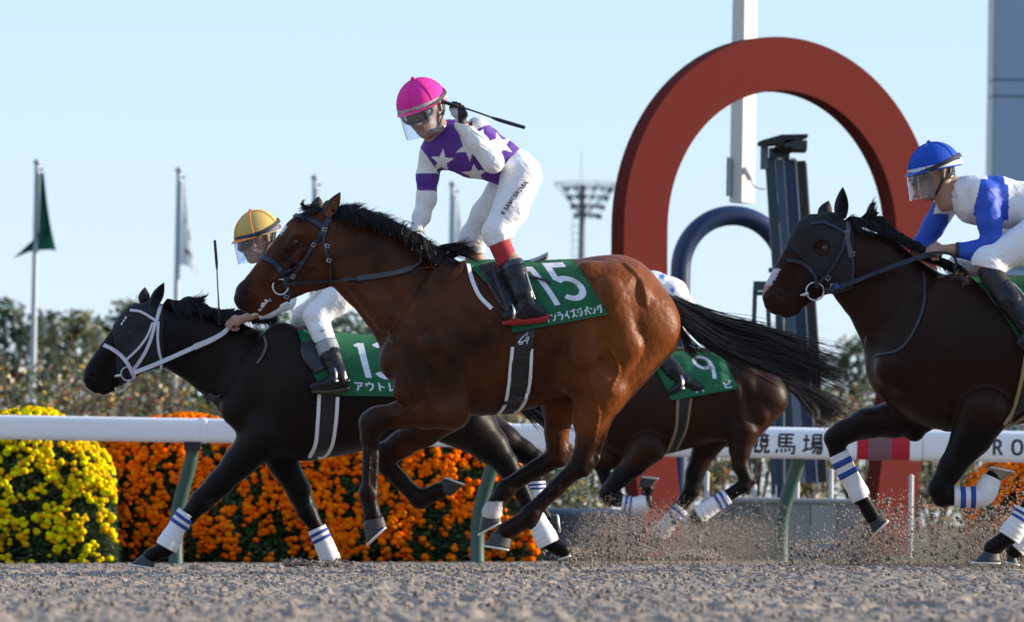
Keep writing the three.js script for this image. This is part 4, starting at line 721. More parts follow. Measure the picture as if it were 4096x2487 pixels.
  { const fm = []; for (let i = 0; i < 26; i++) { const t = rnd(), x = lerp(1010, 1078, t) + gauss() * 5, y = lerp(1252, 1196, t) + gauss() * 4 + (t < 0.5 ? 8 : 0), z = (F.surf(x, y) ?? 20) + 1, g = new THREE.IcosahedronGeometry(rr(2.5, 6) * A.m, 1), p = A.l(x, y, z); g.scale(1.3, 0.8, 0.6); g.translate(p.x, p.y, p.z); fm.push(g); } A.add('foam', merge(fm), S({ color: col(0.62, 0.60, 0.56), roughness: 0.4 })); }
  // hooves
  for (const [q, z, p] of [[[[1447, 2086], [1541, 2058], [1472, 2177], [1548, 2104]], nf, 0], [[[1806, 1988], [1722, 1948], [1853, 1936], [1778, 1908]], ff, 0], [[[1974, 2118], [2054, 2140], [1934, 2181], [2040, 2200]], nh, 0], [[[1922, 2060], [2006, 2056], [1914, 2139], [2007, 2086]], fh, 0]]) { const [g, s] = hoofGeo(A, ...q, z); const h = A.add('hoof', g, M.hoof); A.add('horseshoe', s, M.shoe, h); }
  // mane, forelock, tail
  const crest = []; for (let i = 0; i <= 12; i++) { const t = i / 12, x = lerp(1300, 1760, t), y = [846, 838, 838, 846, 858, 872, 888, 906, 926, 950, 978, 1004, 1022][i]; crest.push([[x, y + 8, 4], [x + 26, y - 5 - 5 * (1 - t), 26], [x + 46, y + 26, 60 + 14 * t], [x + 58, y + 74, 84 + 20 * t]]); }
  A.add('mane', merge([hair(A, crest, 2600, 2.3, 8, 1.4, 8), hair(A, crest.map((c) => [c[0], [c[1][0] + 8, c[1][1] - 10, 10], [c[1][0] + 48, c[1][1] - 8, 14]]), 500, 1.5, 7, 1.6, 7),
    hair(A, [0, 1, 2, 3].map((i) => [[1700 + i * 28, 1026 + i * 8, 20], [1760 + i * 24, 985 + i * 10, 40], [1840 + i * 14, 972 + i * 16, 50 + i * 8], [1900 + i * 6, 955 + i * 30, 40]]), 420, 2.6, 9, 2, 10), hair(A, [0, 1, 2].map((i) => [[1690 + i * 50, 1020 + i * 10, 50], [1730 + i * 50, 1040 + i * 4, 110], [1770 + i * 44, 1078, 140]]), 300, 2.8, 8, 1.5, 8)]), M.hair);
  A.add('forelock', merge([hair(A, [[[1300, 842, 8], [1255, 828, 20], [1222, 842, 26], [1185, 872, 44]], [[1290, 850, 0], [1240, 842, 30], [1215, 868, 40], [1192, 898, 48]]], 260, 3.2, 9, 1.2, 8), hair(A, [[[1262, 838, 10], [1228, 822, 10], [1206, 806, 10], [1222, 792, 10]], [[1262, 838, 10], [1226, 828, 12], [1202, 812, 12], [1204, 794, 12]]], 110, 2.8, 5, 0.5, 8), hair(A, [[[1280, 830, -20], [1310, 792, -20], [1350, 790, -10]], [[1290, 830, 0], [1330, 808, 0], [1370, 815, 0]]], 90, 2, 8, 1, 8)]), M.hair);
  F.tail = 1;
  const tailG = [[[2692, 1190, 0], [2760, 1222, 6], [2900, 1276, 0], [3060, 1316, -6], [3190, 1368, -16], [3340, 1424, -30], [3480, 1500, -40]], [[2700, 1215, 30], [2780, 1270, 40], [2900, 1340, 30], [3060, 1392, 20], [3220, 1440, 0], [3360, 1500, -10], [3490, 1560, -20]], [[2704, 1240, 30], [2780, 1320, 50], [2890, 1396, 40], [3040, 1446, 20], [3180, 1492, 10], [3300, 1530, 0], [3400, 1566, 0]], [[2706, 1256, 30], [2766, 1318, 60], [2856, 1384, 50], [2990, 1442, 20], [3130, 1486, 0], [3250, 1526, 0]]], wisp = [[[2706, 1256, 30], [2730, 1320, 50], [2790, 1386, 50], [2880, 1436, 30], [2990, 1480, 10]], [[2706, 1250, 30], [2722, 1330, 60], [2738, 1410, 66], [2748, 1470, 60]]];
  A.add('tail', merge([hair(A, tailG, 1500, 2.4, 13, 4, 16), hair(A, tailG.slice(0, 4), 500, 1.8, 24, 6, 16), hair(A, wisp, 150, 1.9, 14, 3, 12), tube([[2660, 1190, 0], [2722, 1228, 8], [2800, 1282, 14], [2900, 1336, 14]].map((p) => A.l(...p)), [26, 26, 28, 12].map((r) => r * A.m), 12)]), M.hair);
  // bridle
  const br = new THREE.Group(); br.name = 'bridle'; A.g.add(br); const L = M.leatherNavy, st = (n, p, w, t = 4, m = L) => A.add(n, A.strap(F, p, w, t, 3, 26), m, br);
  st('browband', [[1176, 856], [1215, 868], [1262, 888], [1300, 914]], 21); st('headpiece', [[1324, 868], [1306, 890], [1298, 916], [1292, 940]], 26, 5);
  st('cheekpiece', [[1294, 912], [1258, 970], [1222, 1030], [1188, 1082], [1142, 1122]], 17, 5, M.leatherBlack); st('cheekpiece', [[1286, 936], [1250, 990], [1212, 1040], [1172, 1074], [1134, 1090]], 12);
  st('throat_latch', [[1302, 916], [1296, 960], [1308, 1012], [1322, 1066], [1320, 1130]], 12); st('noseband', [[1040, 1028], [1080, 1040], [1116, 1072], [1136, 1110], [1144, 1150]], 23, 6);
  st('chin_strap', [[1146, 1136], [1158, 1170], [1150, 1206]], 14);
  ring(A, 1121, 1146, (F.surf(1125, 1146) ?? 50) + 9, 31, 4.2, M.steel, br); ring(A, 1149, 1226, 20, 12, 2.6, M.steel, br, 'chin_ring');
  for (const [x, y, a] of [[1172, 1106, -0.9], [1298, 916, 0.2], [1310, 984, 0.3], [1316, 1042, 0.3], [1144, 1186, 0.3], [1254, 978, -0.95]]) buckle(A, F, x, y, a, M.steel, br, 8);
  const rein = A.add('rein', A.strap(F, [[1150, 1136], [1230, 1128], [1340, 1122], [1440, 1114]], 16, 4, 6, 20), M.leatherBlack, br);
  A.add('rein', A.strap(F, [[1430, 1116], [1480, 1108], [1560, 1096], [1630, 1078], [1676, 1052], [1682, 1016], [1664, 992]], (t) => t < 0.55 ? 22 : 9, 4, 8, 30), S({ color: col(0.06, 0.062, 0.07), roughness: 0.7 }), br);
  // number cloth, girth, saddle
  laidCloth(A, F, [[1850, 1040], [2290, 1036], [2432, 1264], [2050, 1336]], clothTex((x) => {
    x.lineJoin = 'miter'; x.lineCap = 'butt'; x.lineWidth = 62;
    x.beginPath(); x.moveTo(560, 90); x.lineTo(572, 560); x.stroke(); x.lineWidth = 30; x.beginPath(); x.moveTo(500, 140); x.lineTo(556, 100); x.stroke();
    x.lineWidth = 66; x.beginPath(); x.moveTo(912, 75); x.lineTo(740, 80); x.lineTo(722, 270); x.stroke(); x.beginPath(); x.ellipse(800, 385, 118, 128, 0, -2.3, 2.45); x.stroke();
    ['sa', 'n', 'ra', 'i', 'zu', 'ji', 'pa', 'n', 'gu'].forEach((g, i) => glyph(x, g, 372 + i * 71, 632, 60, 104, 14)); x.strokeStyle = '#0a3a24'; 
  }), 'number_cloth', 10, 34);
  A.add('saddle_pad', A.strap(F, [[1872, 1060], [1888, 1120], [1920, 1190], [1968, 1240]], 17, 5, 3, 16), M.clothWhite);
  const gi = A.add('girth', A.strap(F, [[2100, 1322], [2092, 1400], [2080, 1480], [2064, 1560], [2040, 1628], [2010, 1652]], 76, 5, 3, 26), M.leatherBlack);
  A.add('girth_edge', A.strap(F, [[2050, 1392], [2042, 1470], [2034, 1550], [2018, 1620], [1992, 1652]], 13, 8, 5, 24), M.clothWhite, gi); A.add('girth_edge', A.strap(F, [[2126, 1400], [2122, 1490], [2110, 1570], [2088, 1622], [2052, 1650]], 13, 8, 5, 24), M.clothWhite, gi);
  { // mark on the girth: a small fish-like emblem
    const z = (x, y) => (F.surf(x, y) ?? 200) + 10, q = (p) => A.l(p[0], p[1], z(p[0], p[1])), lines = [[[2072, 1376], [2086, 1358], [2112, 1334], [2104, 1362], [2116, 1352]], [[2072, 1376], [2090, 1372], [2104, 1364]], [[2076, 1382], [2092, 1380], [2086, 1372]], [[2104, 1362], [2106, 1382], [2114, 1356]]];
    A.add('emblem', merge(lines.map((l) => tube(l.map(q), [2.4 * A.m], 5))), M.clothWhite, gi); }
  saddle(A, F, [[1905, 1040, 76], [1990, 1044], [2080, 1050], [2140, 1036], [2192, 1012]], [[1950, 1060], [1990, 1120], [2040, 1200], [2080, 1270]], M.leatherBlack, { strap: [[1960, 1060, 170], [1990, 1140, 232], [2030, 1250, 262], [2040, 1290, 270]], iron: [2046, 1262, 266] });
  A.add('rear_strap', A.strap(F, [[2110, 1108], [2150, 1118], [2204, 1134]], 10, 4, 20, 10), M.leatherBlack);
}
// ===== the dark horse running ahead on the left =====
{
  const A = new Actor('race_horse', 'dark brown horse with white bridle and number 13 cloth, leftmost', 'horse', 34.2, 1350, 2300); H.lead = A; const F = new Field(); A.F = F;
  F.chain([[1070, 1545, 0, 210, .66], [1150, 1566, 0, 256, .68], [1230, 1572, 0, 262, .76], [1370, 1572, 0, 235, .82], [1520, 1560, 0, 214, .86], [1650, 1545, 0, 206, .88], [1760, 1512, 0, 192, .98]], .75, 36);
  for (const s of [1, -1]) { F.add(1840, 1570, s * 76, 150, 1880, 1700, s * 98, 104, .75, 34); F.add(1740, 1440, s * 112, 100, 1800, 1680, s * 116, 96, .75, 34); F.add(1130, 1370, s * 80, 80, 970, 1630, s * 96, 86, .75, 36); }
  F.chain([[650, 1335, 0, 110, .5], [760, 1372, 0, 130, .48], [890, 1434, 0, 156, .52], [1050, 1530, 0, 200, .62]], .5, 32); F.ball(985, 1600, 0, 88, 1.1, 36);
  F.add(572, 1278, 0, 74, 600, 1262, 0, 58, .66, 24).add(592, 1374, 0, 88, 600, 1380, 0, 88, .52, 24).add(528, 1296, 0, 60, 378, 1482, 0, 42, .68, 24).add(588, 1390, 0, 76, 432, 1516, 0, 42, .58, 24).add(368, 1508, 0, 40, 372, 1524, 0, 38, .85, 16).add(384, 1548, 0, 24, 440, 1538, 0, 26, .8, 10).add(412, 1560, 0, 18, 440, 1546, 0, 20, .8, 8);
  F.cut(362, 1500, 40, 10, 370, 1506, 34, 10, 6).cut(520, 1328, 62, 10, 522, 1330, 58, 10, 6).cut(384, 1560, 30, 3, 446, 1516, 30, 3, 4);
  const nf = 92, ff = -92, nh = 100, fh = -96;
  F.chain([[1060, 1740, 96, 92], [960, 1850, nf, 62]], 1, 60).chain([[960, 1850, nf, 62], [880, 1935, nf, 50], [812, 2000, nf, 46]], 1, 20).add(806, 2004, nf, 44, 756, 2066, nf, 34, 1, 14).add(756, 2066, nf, 31, 680, 2175, nf, 30, 1, 12).add(672, 2186, nf, 35, 668, 2192, nf, 34, 1, 12).add(668, 2192, nf, 29, 606, 2224, nf, 31, 1, 12);
  F.chain([[1090, 1760, -104, 84], [1130, 1850, ff, 60], [1190, 1960, ff, 46], [1222, 2040, ff, 41]], 1, 20).add(1226, 2048, ff, 40, 1262, 2110, ff, 29, 1, 12).add(1262, 2110, ff, 28, 1310, 2220, ff, 28, 1, 12).add(1318, 2236, ff, 34, 1326, 2256, ff, 32, 1, 12);
  F.chain([[1880, 1700, 110, 100], [1960, 1780, nh, 72], [2020, 1850, nh, 46], [2062, 1916, nh, 42]], 1, 20).add(2080, 1880, nh, 17, 2070, 1935, nh, 36, 1, 12).add(2070, 1930, nh, 36, 2150, 2086, nh, 29, 1, 12).add(2150, 2086, nh, 29, 2190, 2160, nh, 34, 1, 12).add(2190, 2160, nh, 31, 2250, 2200, nh, 32, 1, 12);
  F.chain([[1880, 1690, -110, 100], [2010, 1760, fh, 66], [2090, 1800, fh, 44], [2136, 1832, fh, 40]], 1, 20).add(2140, 1836, fh, 38, 2148, 1990, fh, 28, 1, 12).add(2150, 2010, fh, 33, 2152, 2020, fh, 33, 1, 12).add(2152, 2020, fh, 28, 2184, 2076, fh, 30, 1, 12);
  F.extra = (d, x, y, z) => d + (d < 30 ? 2 * noise(x * 0.014, y * 0.014, z * 0.014) : 0);
  const paint = coat([0.014, 0.0072, 0.0052], [0.0045, 0.0036, 0.0036], (x, y) => Math.max(0.35 + 0.4 * noise(x * 0.004, y * 0.004, 1), smooth(y, 1700, 1850), smooth(900 - x, 0, 200)));
  A.add('body', F.mesh(A, 7.5, paint), furMat());
  // hood over the head
  const hoodM = S({ color: col(0.010, 0.010, 0.014), roughness: 0.75 });
  { const K = new Field(); K.b = F.b.filter((q) => q[0] < 800 && q[1] < 1600); K.minfl = F.minfl; K.extra = (d, x, y) => Math.max(d - 4, -(x + 0.62 * (1420 - y) * -1 - 470) * 0.8 - 0, (x - 664) ); K.b = K.b.map((q) => q.slice()); const keep = K.extra; K.extra = (d, x, y) => Math.max(d - 4, (452 - x + (y - 1340) * 0.1), x - 655); A.add('hood', K.mesh(A, 7, null, [420, 1180, -200, 700, 1520, 200]), hoodM); }
  eyeball(A, F, 520, 1328, 12);
  for (const [bx, by, tx, ty, z, op] of [[612, 1218, 656, 1128, 40, -1.9], [570, 1208, 574, 1144, -40, 2]]) { const [o, i] = ear(A, bx, by, tx, ty, z, 24, op); const e = A.add('ear_cover', o, hoodM); A.add('inner_ear', i, hoodM, e); }
  for (const [q, z] of [[[[566, 2216], [634, 2232], [522, 2258], [622, 2272]], nf], [[[1296, 2240], [1350, 2244], [1286, 2276], [1350, 2278]], ff], [[[2224, 2196], [2264, 2186], [2236, 2236], [2284, 2222]], nh], [[[2176, 2112], [2186, 2050], [2240, 2126], [2230, 2056]], fh]]) { const [g, s] = hoofGeo(A, ...q, z); const h = A.add('hoof', g, z === nh ? M.hoofPale : M.hoof); A.add('horseshoe', s, M.shoe, h); }
  bandage(A, [[752, 2052], [706, 2122], [668, 2190]], nf, [37, 36, 34, 40, 42]); bandage(A, [[1262, 2112], [1294, 2180], [1320, 2246]], ff, [35, 34, 36, 38]); bandage(A, [[2140, 2066], [2170, 2124], [2196, 2176]], nh, [34, 36, 42, 40], false); bandage(A, [[2146, 1924], [2149, 1970], [2152, 2024]], fh, [32, 33, 38]);
  const crest = []; for (let i = 0; i <= 10; i++) { const t = i / 10, x = lerp(640, 1060, t), y = lerp(1222, 1282, t); crest.push([[x, y + 10, 4], [x + 30, y - 14 - 10 * (t < .4), 20], [x + 60, y + 14, 50], [x + 74, y + 54, 70]]); }
  A.add('mane', merge([hair(A, crest, 1300, 2.2, 8, 1.4, 8), hair(A, [[[690, 1226, 0], [740, 1195, 10], [790, 1196, 20], [838, 1178, 20]], [[720, 1236, 10], [770, 1206, 30], [800, 1202, 30], [830, 1184, 30]], [[740, 1240, 10], [780, 1218, 30], [800, 1222, 30], [816, 1240, 30]]], 420, 3, 7, 1, 9), hair(A, [[[850, 1262, 0], [890, 1240, 10], [920, 1236, 10], [930, 1222, 10]], [[880, 1266, 10], [910, 1246, 20], [926, 1246, 20], [936, 1234, 20]]], 160, 2.8, 5, 1, 8)]), M.hair);
  const tg = [[[1990, 1490, 0], [2080, 1540, 0], [2200, 1620, 0], [2300, 1700, 0]], [[1990, 1510, 20], [2060, 1600, 20], [2160, 1690, 10], [2240, 1760, 0]]]; A.add('tail', merge([hair(A, tg, 500, 3.6, 12, 2, 10), tube([[1940, 1470, 0], [2010, 1510, 4], [2080, 1560, 8]].map((p) => A.l(...p)), [30, 32, 12].map((r) => r * A.m), 10)]), M.hair);
  const br = new THREE.Group(); br.name = 'bridle'; A.g.add(br); const Wt = M.whiteStrap, st = (n, p, w, t = 4, m = Wt) => A.add(n, A.strap(F, p, w, t, 7, 26), m, br);
  st('browband', [[520, 1240], [560, 1246], [604, 1270], [636, 1290]], 11); st('headpiece', [[641, 1222], [632, 1260], [626, 1288]], 15); st('cheekpiece', [[626, 1276], [610, 1340], [584, 1404], [556, 1448], [534, 1476]], 14, 6); st('cheekpiece', [[612, 1290], [592, 1340], [560, 1386], [506, 1438]], 10); st('throat_latch', [[634, 1290], [632, 1350], [636, 1400], [644, 1440], [640, 1478], [622, 1488]], 11); st('noseband', [[416, 1380], [450, 1396], [492, 1430], [516, 1464], [536, 1512]], 16, 7); st('chin_strap', [[512, 1516], [500, 1548], [478, 1566]], 11); st('chin_strap', [[478, 1568], [464, 1562], [458, 1550]], 8);
  ring(A, 512, 1494, (F.surf(520, 1490) ?? 40) + 12, 28, 3.2, M.steel, br); A.add('bit_bar', A.tube([[460, 1504, 42], [488, 1500, 56]], [6, 7], 4), M.steel, br); A.add('blue_tape', A.strap(F, [[578, 1478], [592, 1474]], 18, 7, 10, 4), M.blueBand, br); buckle(A, F, 560, 1446, -0.9, M.steel, br, 7);
  A.add('rein', A.strap(null, [[538, 1490, 58], [600, 1468, 78], [690, 1430, 90], [790, 1386, 100]], 18, 4, 0, 20), Wt, br); A.add('rein', A.strap(null, [[780, 1390, 102], [850, 1360, 104], [900, 1330, 100], [934, 1290, 92]], (t) => 24 - 8 * t, 5, 0, 16), S({ color: col(0.58, 0.58, 0.60), roughness: 0.8 }), br);
  for (const [x, y] of [[504, 1270], [496, 1282], [488, 1294]]) A.add('hood_mark', A.strap(F, [[x, y - 5], [x - 3, y + 5]], 8, 2, 6, 4), M.whiteStrap);
  laidCloth(A, F, [[1190, 1318], [1700, 1352], [1700, 1590], [1300, 1584]], clothTex((x) => { x.lineJoin = 'miter'; x.lineWidth = 58; x.beginPath(); x.moveTo(492, 120); x.lineTo(508, 545); x.stroke(); x.lineWidth = 30; x.beginPath(); x.moveTo(440, 160); x.lineTo(490, 128); x.stroke(); x.lineWidth = 58; x.beginPath(); x.ellipse(690, 220, 96, 108, 0, -2.5, 1.2); x.stroke(); x.beginPath(); x.ellipse(690, 420, 104, 112, 0, -1.3, 2.6); x.stroke(); ['a', 'u', 'to', 're', 'n', 'ji'].forEach((g, i) => glyph(x, g, 345 + i * 108, 592, 90, 118, 16)); }), 'number_cloth', 9, -6);
  const gi = A.add('girth', A.strap(F, [[1322, 1560], [1318, 1660], [1300, 1760], [1270, 1822]], 70, 5, 3, 22), M.leatherBlack);
  A.add('girth_edge', A.strap(F, [[1283, 1580], [1276, 1690], [1264, 1780], [1240, 1826]], 15, 7, 5, 22), M.clothWhite, gi); A.add('girth_edge', A.strap(F, [[1356, 1590], [1348, 1690], [1328, 1786], [1296, 1824], [1272, 1828]], 15, 7, 5, 22), M.clothWhite, gi);
  saddle(A, F, [[1240, 1346, 66], [1310, 1360], [1380, 1366], [1440, 1356], [1484, 1340]], [[1240, 1370], [1262, 1420], [1300, 1480]], M.leatherBlack, { strap: [[1300, 1400, 170], [1320, 1470, 212], [1340, 1530, 226]], iron: [1342, 1512, 228] });
  A.add('neck_strap', A.strap(F, [[1060, 1346], [1070, 1380], [1058, 1420], [1034, 1456]], 9, 4, 4, 14), S({ color: col(0.12, 0.09, 0.06), roughness: 0.6 })); A.add('breast_strap', A.tube([[840, 1574, 60], [862, 1590, 66], [890, 1580, 80]], [9, 11, 8], 8), M.leatherBlack);
}
// ===== the dark horse on the right =====
{
  const A = new Actor('race_horse', 'dark bay horse with white blaze and black hood at the right edge', 'horse', 31.4, 3800, 2320); H.right = A; const F = new Field(); A.F = F;
  F.chain([[3700, 1410, 0, 236, .62], [3790, 1412, 0, 304, .64], [3900, 1402, 0, 306, .72], [4040, 1398, 0, 290, .80], [4190, 1370, 0, 268, .86], [4330, 1340, 0, 250, .88], [4430, 1300, 0, 220, .98]], .7, 40);
  for (const s of [1, -1]) { F.add(4520, 1370, s * 84, 166, 4390, 1590, s * 110, 108, .72, 36); F.add(4400, 1240, s * 126, 116, 4310, 1520, s * 130, 114, .75, 36); F.add(3790, 1190, s * 90, 88, 3590, 1470, s * 108, 96, .75, 40); }
  F.ball(3580, 1480, 0, 104, 1.1, 40);
  F.chain([[3368, 1008, 0, 126, .52], [3490, 1104, 0, 164, .48], [3622, 1246, 0, 200, .54], [3730, 1400, 0, 250, .60]], .5, 36);
  F.add(3277, 927, 0, 80, 3312, 907, 0, 62, .66, 26).add(3300, 1038, 0, 94, 3306, 1046, 0, 96, .52, 26).add(3242, 938, 0, 67, 3108, 1150, 0, 50, .68, 26).add(3296, 1072, 0, 90, 3160, 1206, 0, 48, .58, 26).add(3098, 1184, 0, 50, 3102, 1204, 0, 48, .84, 18).add(3114, 1228, 0, 30, 3170, 1222, 0, 28, .8, 12).add(3146, 1246, 0, 25, 3180, 1232, 0, 26, .8, 8);
  F.cut(3112, 1178, 50, 12, 3122, 1184, 44, 12, 6).cut(3296, 990, 78, 12, 3298, 992, 74, 12, 6).cut(3112, 1246, 36, 4, 3186, 1204, 36, 4, 4);
  const nf = 116, ff = -112, nh = 124, fh = -118;
  F.chain([[3690, 1640, -130, 92], [3590, 1672, -118, 74], [3470, 1690, ff, 58], [3380, 1728, ff, 47], [3352, 1748, ff, 45]], 1, 22).add(3348, 1752, ff, 44, 3362, 1820, ff, 35, 1, 14).add(3362, 1820, ff, 31, 3440, 1962, ff, 30, 1, 12).add(3448, 1976, ff, 36, 3452, 1984, ff, 36, 1, 12).add(3452, 1984, ff, 30, 3500, 2064, ff, 34, 1, 12).ball(3668, 1722, -120, 42, 1, 18);
  F.chain([[3930, 1640, 138, 112], [3880, 1745, nf, 80], [3800, 1868, nf, 50], [3752, 1950, nf, 47]], 1, 22).add(3750, 1958, nf, 46, 3760, 1986, nf, 42, 1, 14).add(3764, 1986, nf, 38, 3830, 1990, nf, 32, 1, 12).add(3830, 1990, nf, 32, 3918, 1986, nf, 34, 1, 12).add(3926, 1982, nf, 38, 3930, 1976, nf, 37, 1, 12).add(3930, 1976, nf, 30, 3966, 1904, nf, 32, 1, 12);
  F.chain([[4390, 1590, 130, 100], [4300, 1720, nh, 64], [4230, 1830, nh, 45]], 1, 22).add(4226, 1840, nh, 42, 4060, 2100, nh, 31, 1, 14).add(4040, 2128, nh, 38, 4030, 2140, nh, 37, 1, 12).add(4030, 2140, nh, 31, 3962, 2192, nh, 36, 1, 12);
  F.chain([[4400, 1590, -130, 100], [4380, 1720, fh, 64], [4330, 1850, fh, 45]], 1, 22).add(4330, 1850, fh, 42, 4140, 2120, fh, 31, 1, 14).add(4140, 2120, fh, 36, 4070, 2200, fh, 34, 1, 12);
  F.extra = (d, x, y, z) => d + (d < 30 ? 2 * noise(x * 0.013, y * 0.013, z * 0.013) : 0);
  const paint0 = coat([0.030, 0.0105, 0.0055], [0.0052, 0.0038, 0.0036], (x, y) => Math.max(0.3 + 0.4 * noise(x * 0.004, y * 0.004, 1), smooth(y, 1600, 1760)));
  const paint = (x, y, z, o) => { paint0(x, y, z, o); if (y > 1070 && y < 1206 && Math.abs(z) < 30) { const e = (x - 3124) - (1073 - y) * 0.74; if (e < 5 + 5 * noise(x * .07, y * .07, 2)) { o[0] = 0.55; o[1] = 0.52; o[2] = 0.55; if (y > 1140) { o[0] = 0.42; o[1] = 0.22; o[2] = 0.22; } } } };
  A.add('body', F.mesh(A, 6.5, paint), furMat());
  const hoodM = S({ color: col(0.007, 0.007, 0.009), roughness: 0.75 });
  { const K = new Field(); K.b = F.b.filter((q) => q[0] < 3510 && q[1] < 1300); K.minfl = F.minfl; K.extra = (d, x, y, z) => { const ex = Math.hypot((x - 3285) / 34, (y - 992) / 32); return Math.max(d - 4, x - 3416, y - 1158 - (3400 - x) * 0.1, -(x - 3196 - (1030 - y) * 0.0 + (x > 3280 ? 0 : 0) ) * 0.6 + (y - 1030) * 0.55, (1 - ex) * 34); }; A.add('hood', K.mesh(A, 7, null, [3090, 820, -200, 3440, 1200, 200]), hoodM); }
  eyeball(A, F, 3297, 990, 16);
  for (const [bx, by, tx, ty, z, op] of [[3360, 872, 3369, 745, 48, -1.9], [3294, 866, 3318, 795, -48, 2]]) { const [o, i] = ear(A, bx, by, tx, ty, z, 29, op); const e = A.add('ear_cover', o, hoodM); A.add('inner_ear', i, hoodM, e); }
  for (const [q, z] of [[[[3478, 2096], [3530, 2034], [3504, 2140], [3563, 2078]], ff], [[[4006, 1924], [3944, 1902], [4046, 1888], [3946, 1867]], nf], [[[3934, 2190], [3990, 2172], [3882, 2250], [3996, 2252]], nh], [[[4036, 2200], [4080, 2226], [4040, 2250], [4090, 2262]], fh]]) { const [g, s] = hoofGeo(A, ...q, z); const h = A.add('hoof', g, z === nf ? M.hoofPale : M.hoof); A.add('horseshoe', s, M.shoe, h); }
  bandage(A, [[3360, 1812], [3402, 1896], [3440, 1964], [3454, 1996]], ff, [37, 36, 35, 38, 34]); bandage(A, [[3808, 1989], [3870, 1988], [3924, 1982], [3952, 1930], [3962, 1908]], nf, [39, 37, 38, 42, 36, 34]); bandage(A, [[4096, 2040], [4062, 2096], [4026, 2150]], nh, [38, 38, 44, 42]); bandage(A, [[4170, 2080], [4120, 2150], [4076, 2196]], fh, [36, 38, 36]);
  const crest = []; const ys = [868, 872, 880, 894, 910, 928, 950, 972, 996, 1018, 1040, 1060, 1078]; for (let i = 0; i <= 12; i++) { const t = i / 12, x = lerp(3370, 3840, t), y = ys[i] + 12; crest.push([[x, y + 10, 4], [x + 22, y - 10, 24], [x + 46, y + 22, 56], [x + 56, y + 74, 84]]); }
  A.add('mane', merge([hair(A, crest, 1900, 2.3, 8, 1.4, 8), hair(A, [[[3420, 884, 0], [3468, 850, 10], [3484, 818, 10], [3490, 788, 10]], [[3460, 900, 0], [3484, 862, 16], [3492, 826, 16], [3500, 800, 16]], [[3480, 910, 10], [3520, 866, 24], [3530, 880, 24], [3548, 930, 24]], [[3500, 920, 10], [3550, 890, 24], [3566, 920, 24], [3566, 960, 24]], [[3540, 950, 10], [3580, 930, 24], [3590, 955, 24], [3600, 985, 24]]], 620, 2.8, 7, 1.6, 10), hair(A, [[[3640, 1010, 20], [3690, 1020, 40], [3720, 1050, 60]], [[3720, 1054, 20], [3790, 1066, 40], [3830, 1096, 50]]], 260, 2.8, 8, 1.5, 8)]), M.hair);
  const tg = [[[4600, 1260, 0], [4720, 1340, 0], [4900, 1460, 0]], [[4600, 1290, 20], [4700, 1400, 20], [4860, 1520, 0]]]; A.add('tail', merge([hair(A, tg, 400, 3.6, 14, 2, 8), tube([[4560, 1240, 0], [4640, 1290, 4]].map((p) => A.l(...p)), [34, 30].map((r) => r * A.m), 10)]), M.hair);
  const br = new THREE.Group(); br.name = 'bridle'; A.g.add(br); const L = M.leatherNavy, st = (n, p, w, t = 4, m = L) => A.add(n, A.strap(F, p, w, t, 7, 26), m, br);
  st('browband', [[3240, 894], [3290, 888], [3340, 908], [3378, 932]], 14); st('headpiece', [[3392, 886], [3390, 920], [3386, 950], [3394, 990], [3402, 1030]], 22, 5, S({ color: col(0.07, 0.07, 0.075), roughness: 0.5 })); st('cheekpiece', [[3386, 936], [3360, 1010], [3318, 1080], [3276, 1128]], 15); st('noseband', [[3148, 1040], [3188, 1044], [3230, 1066], [3258, 1104], [3266, 1150]], 18, 6); st('throat_latch', [[3404, 1020], [3410, 1080], [3396, 1150], [3350, 1166]], 10); st('curb_strap', [[3282, 1174], [3330, 1166], [3380, 1156]], 16);
  ring(A, 3258, 1164, (F.surf(3262, 1160) ?? 44) + 12, 36, 3.6, M.steel, br); A.add('bit_bar', A.tube([[3200, 1180, 44], [3232, 1174, 62]], [5, 9], 4), M.steel, br); for (const [x, y, a] of [[3330, 1142, 0.1], [3310, 1112, -0.9], [3384, 930, 0.1], [3406, 1014, 0.1]]) buckle(A, F, x, y, a, M.steel, br, 9);
  A.add('rein', A.strap(null, [[3300, 1162, 70], [3390, 1136, 92], [3500, 1092, 120], [3600, 1056, 140], [3690, 1026, 140], [3760, 1018, 132]], 20, 4, 0, 24), L, br); A.add('rein', A.strap(null, [[3700, 1018, 150], [3760, 1014, 150], [3800, 1024, 150], [3815, 1050, 150], [3806, 1082, 150]], 12, 3, 0, 16), M.leatherBlack, br);
  A.add('blue_tape', A.strap(null, [[3336, 1148, 86], [3352, 1144, 90]], 22, 5, 0, 3), M.blueBand, br);
  A.add('neck_strap', A.strap(F, [[3690, 1086], [3694, 1160], [3682, 1240], [3640, 1336], [3590, 1398], [3540, 1416], [3490, 1422]], 11, 4, 4, 30), S({ color: col(0.025, 0.03, 0.042), roughness: 0.5 })); A.add('martingale', A.tube([[3464, 1344, 70], [3460, 1380, 76], [3476, 1412, 84], [3520, 1426, 100]], [5, 6, 5], 12), M.leatherBlack);
  laidCloth(A, F, [[3880, 1106], [4330, 1100], [4420, 1390], [4090, 1436]], clothTex((x) => { x.lineJoin = 'miter'; x.fillRect(24, 650, 12, 60); x.fillRect(50, 650, 12, 60); x.fillRect(74, 650, 12, 60); }), 'number_cloth', 10, 16);
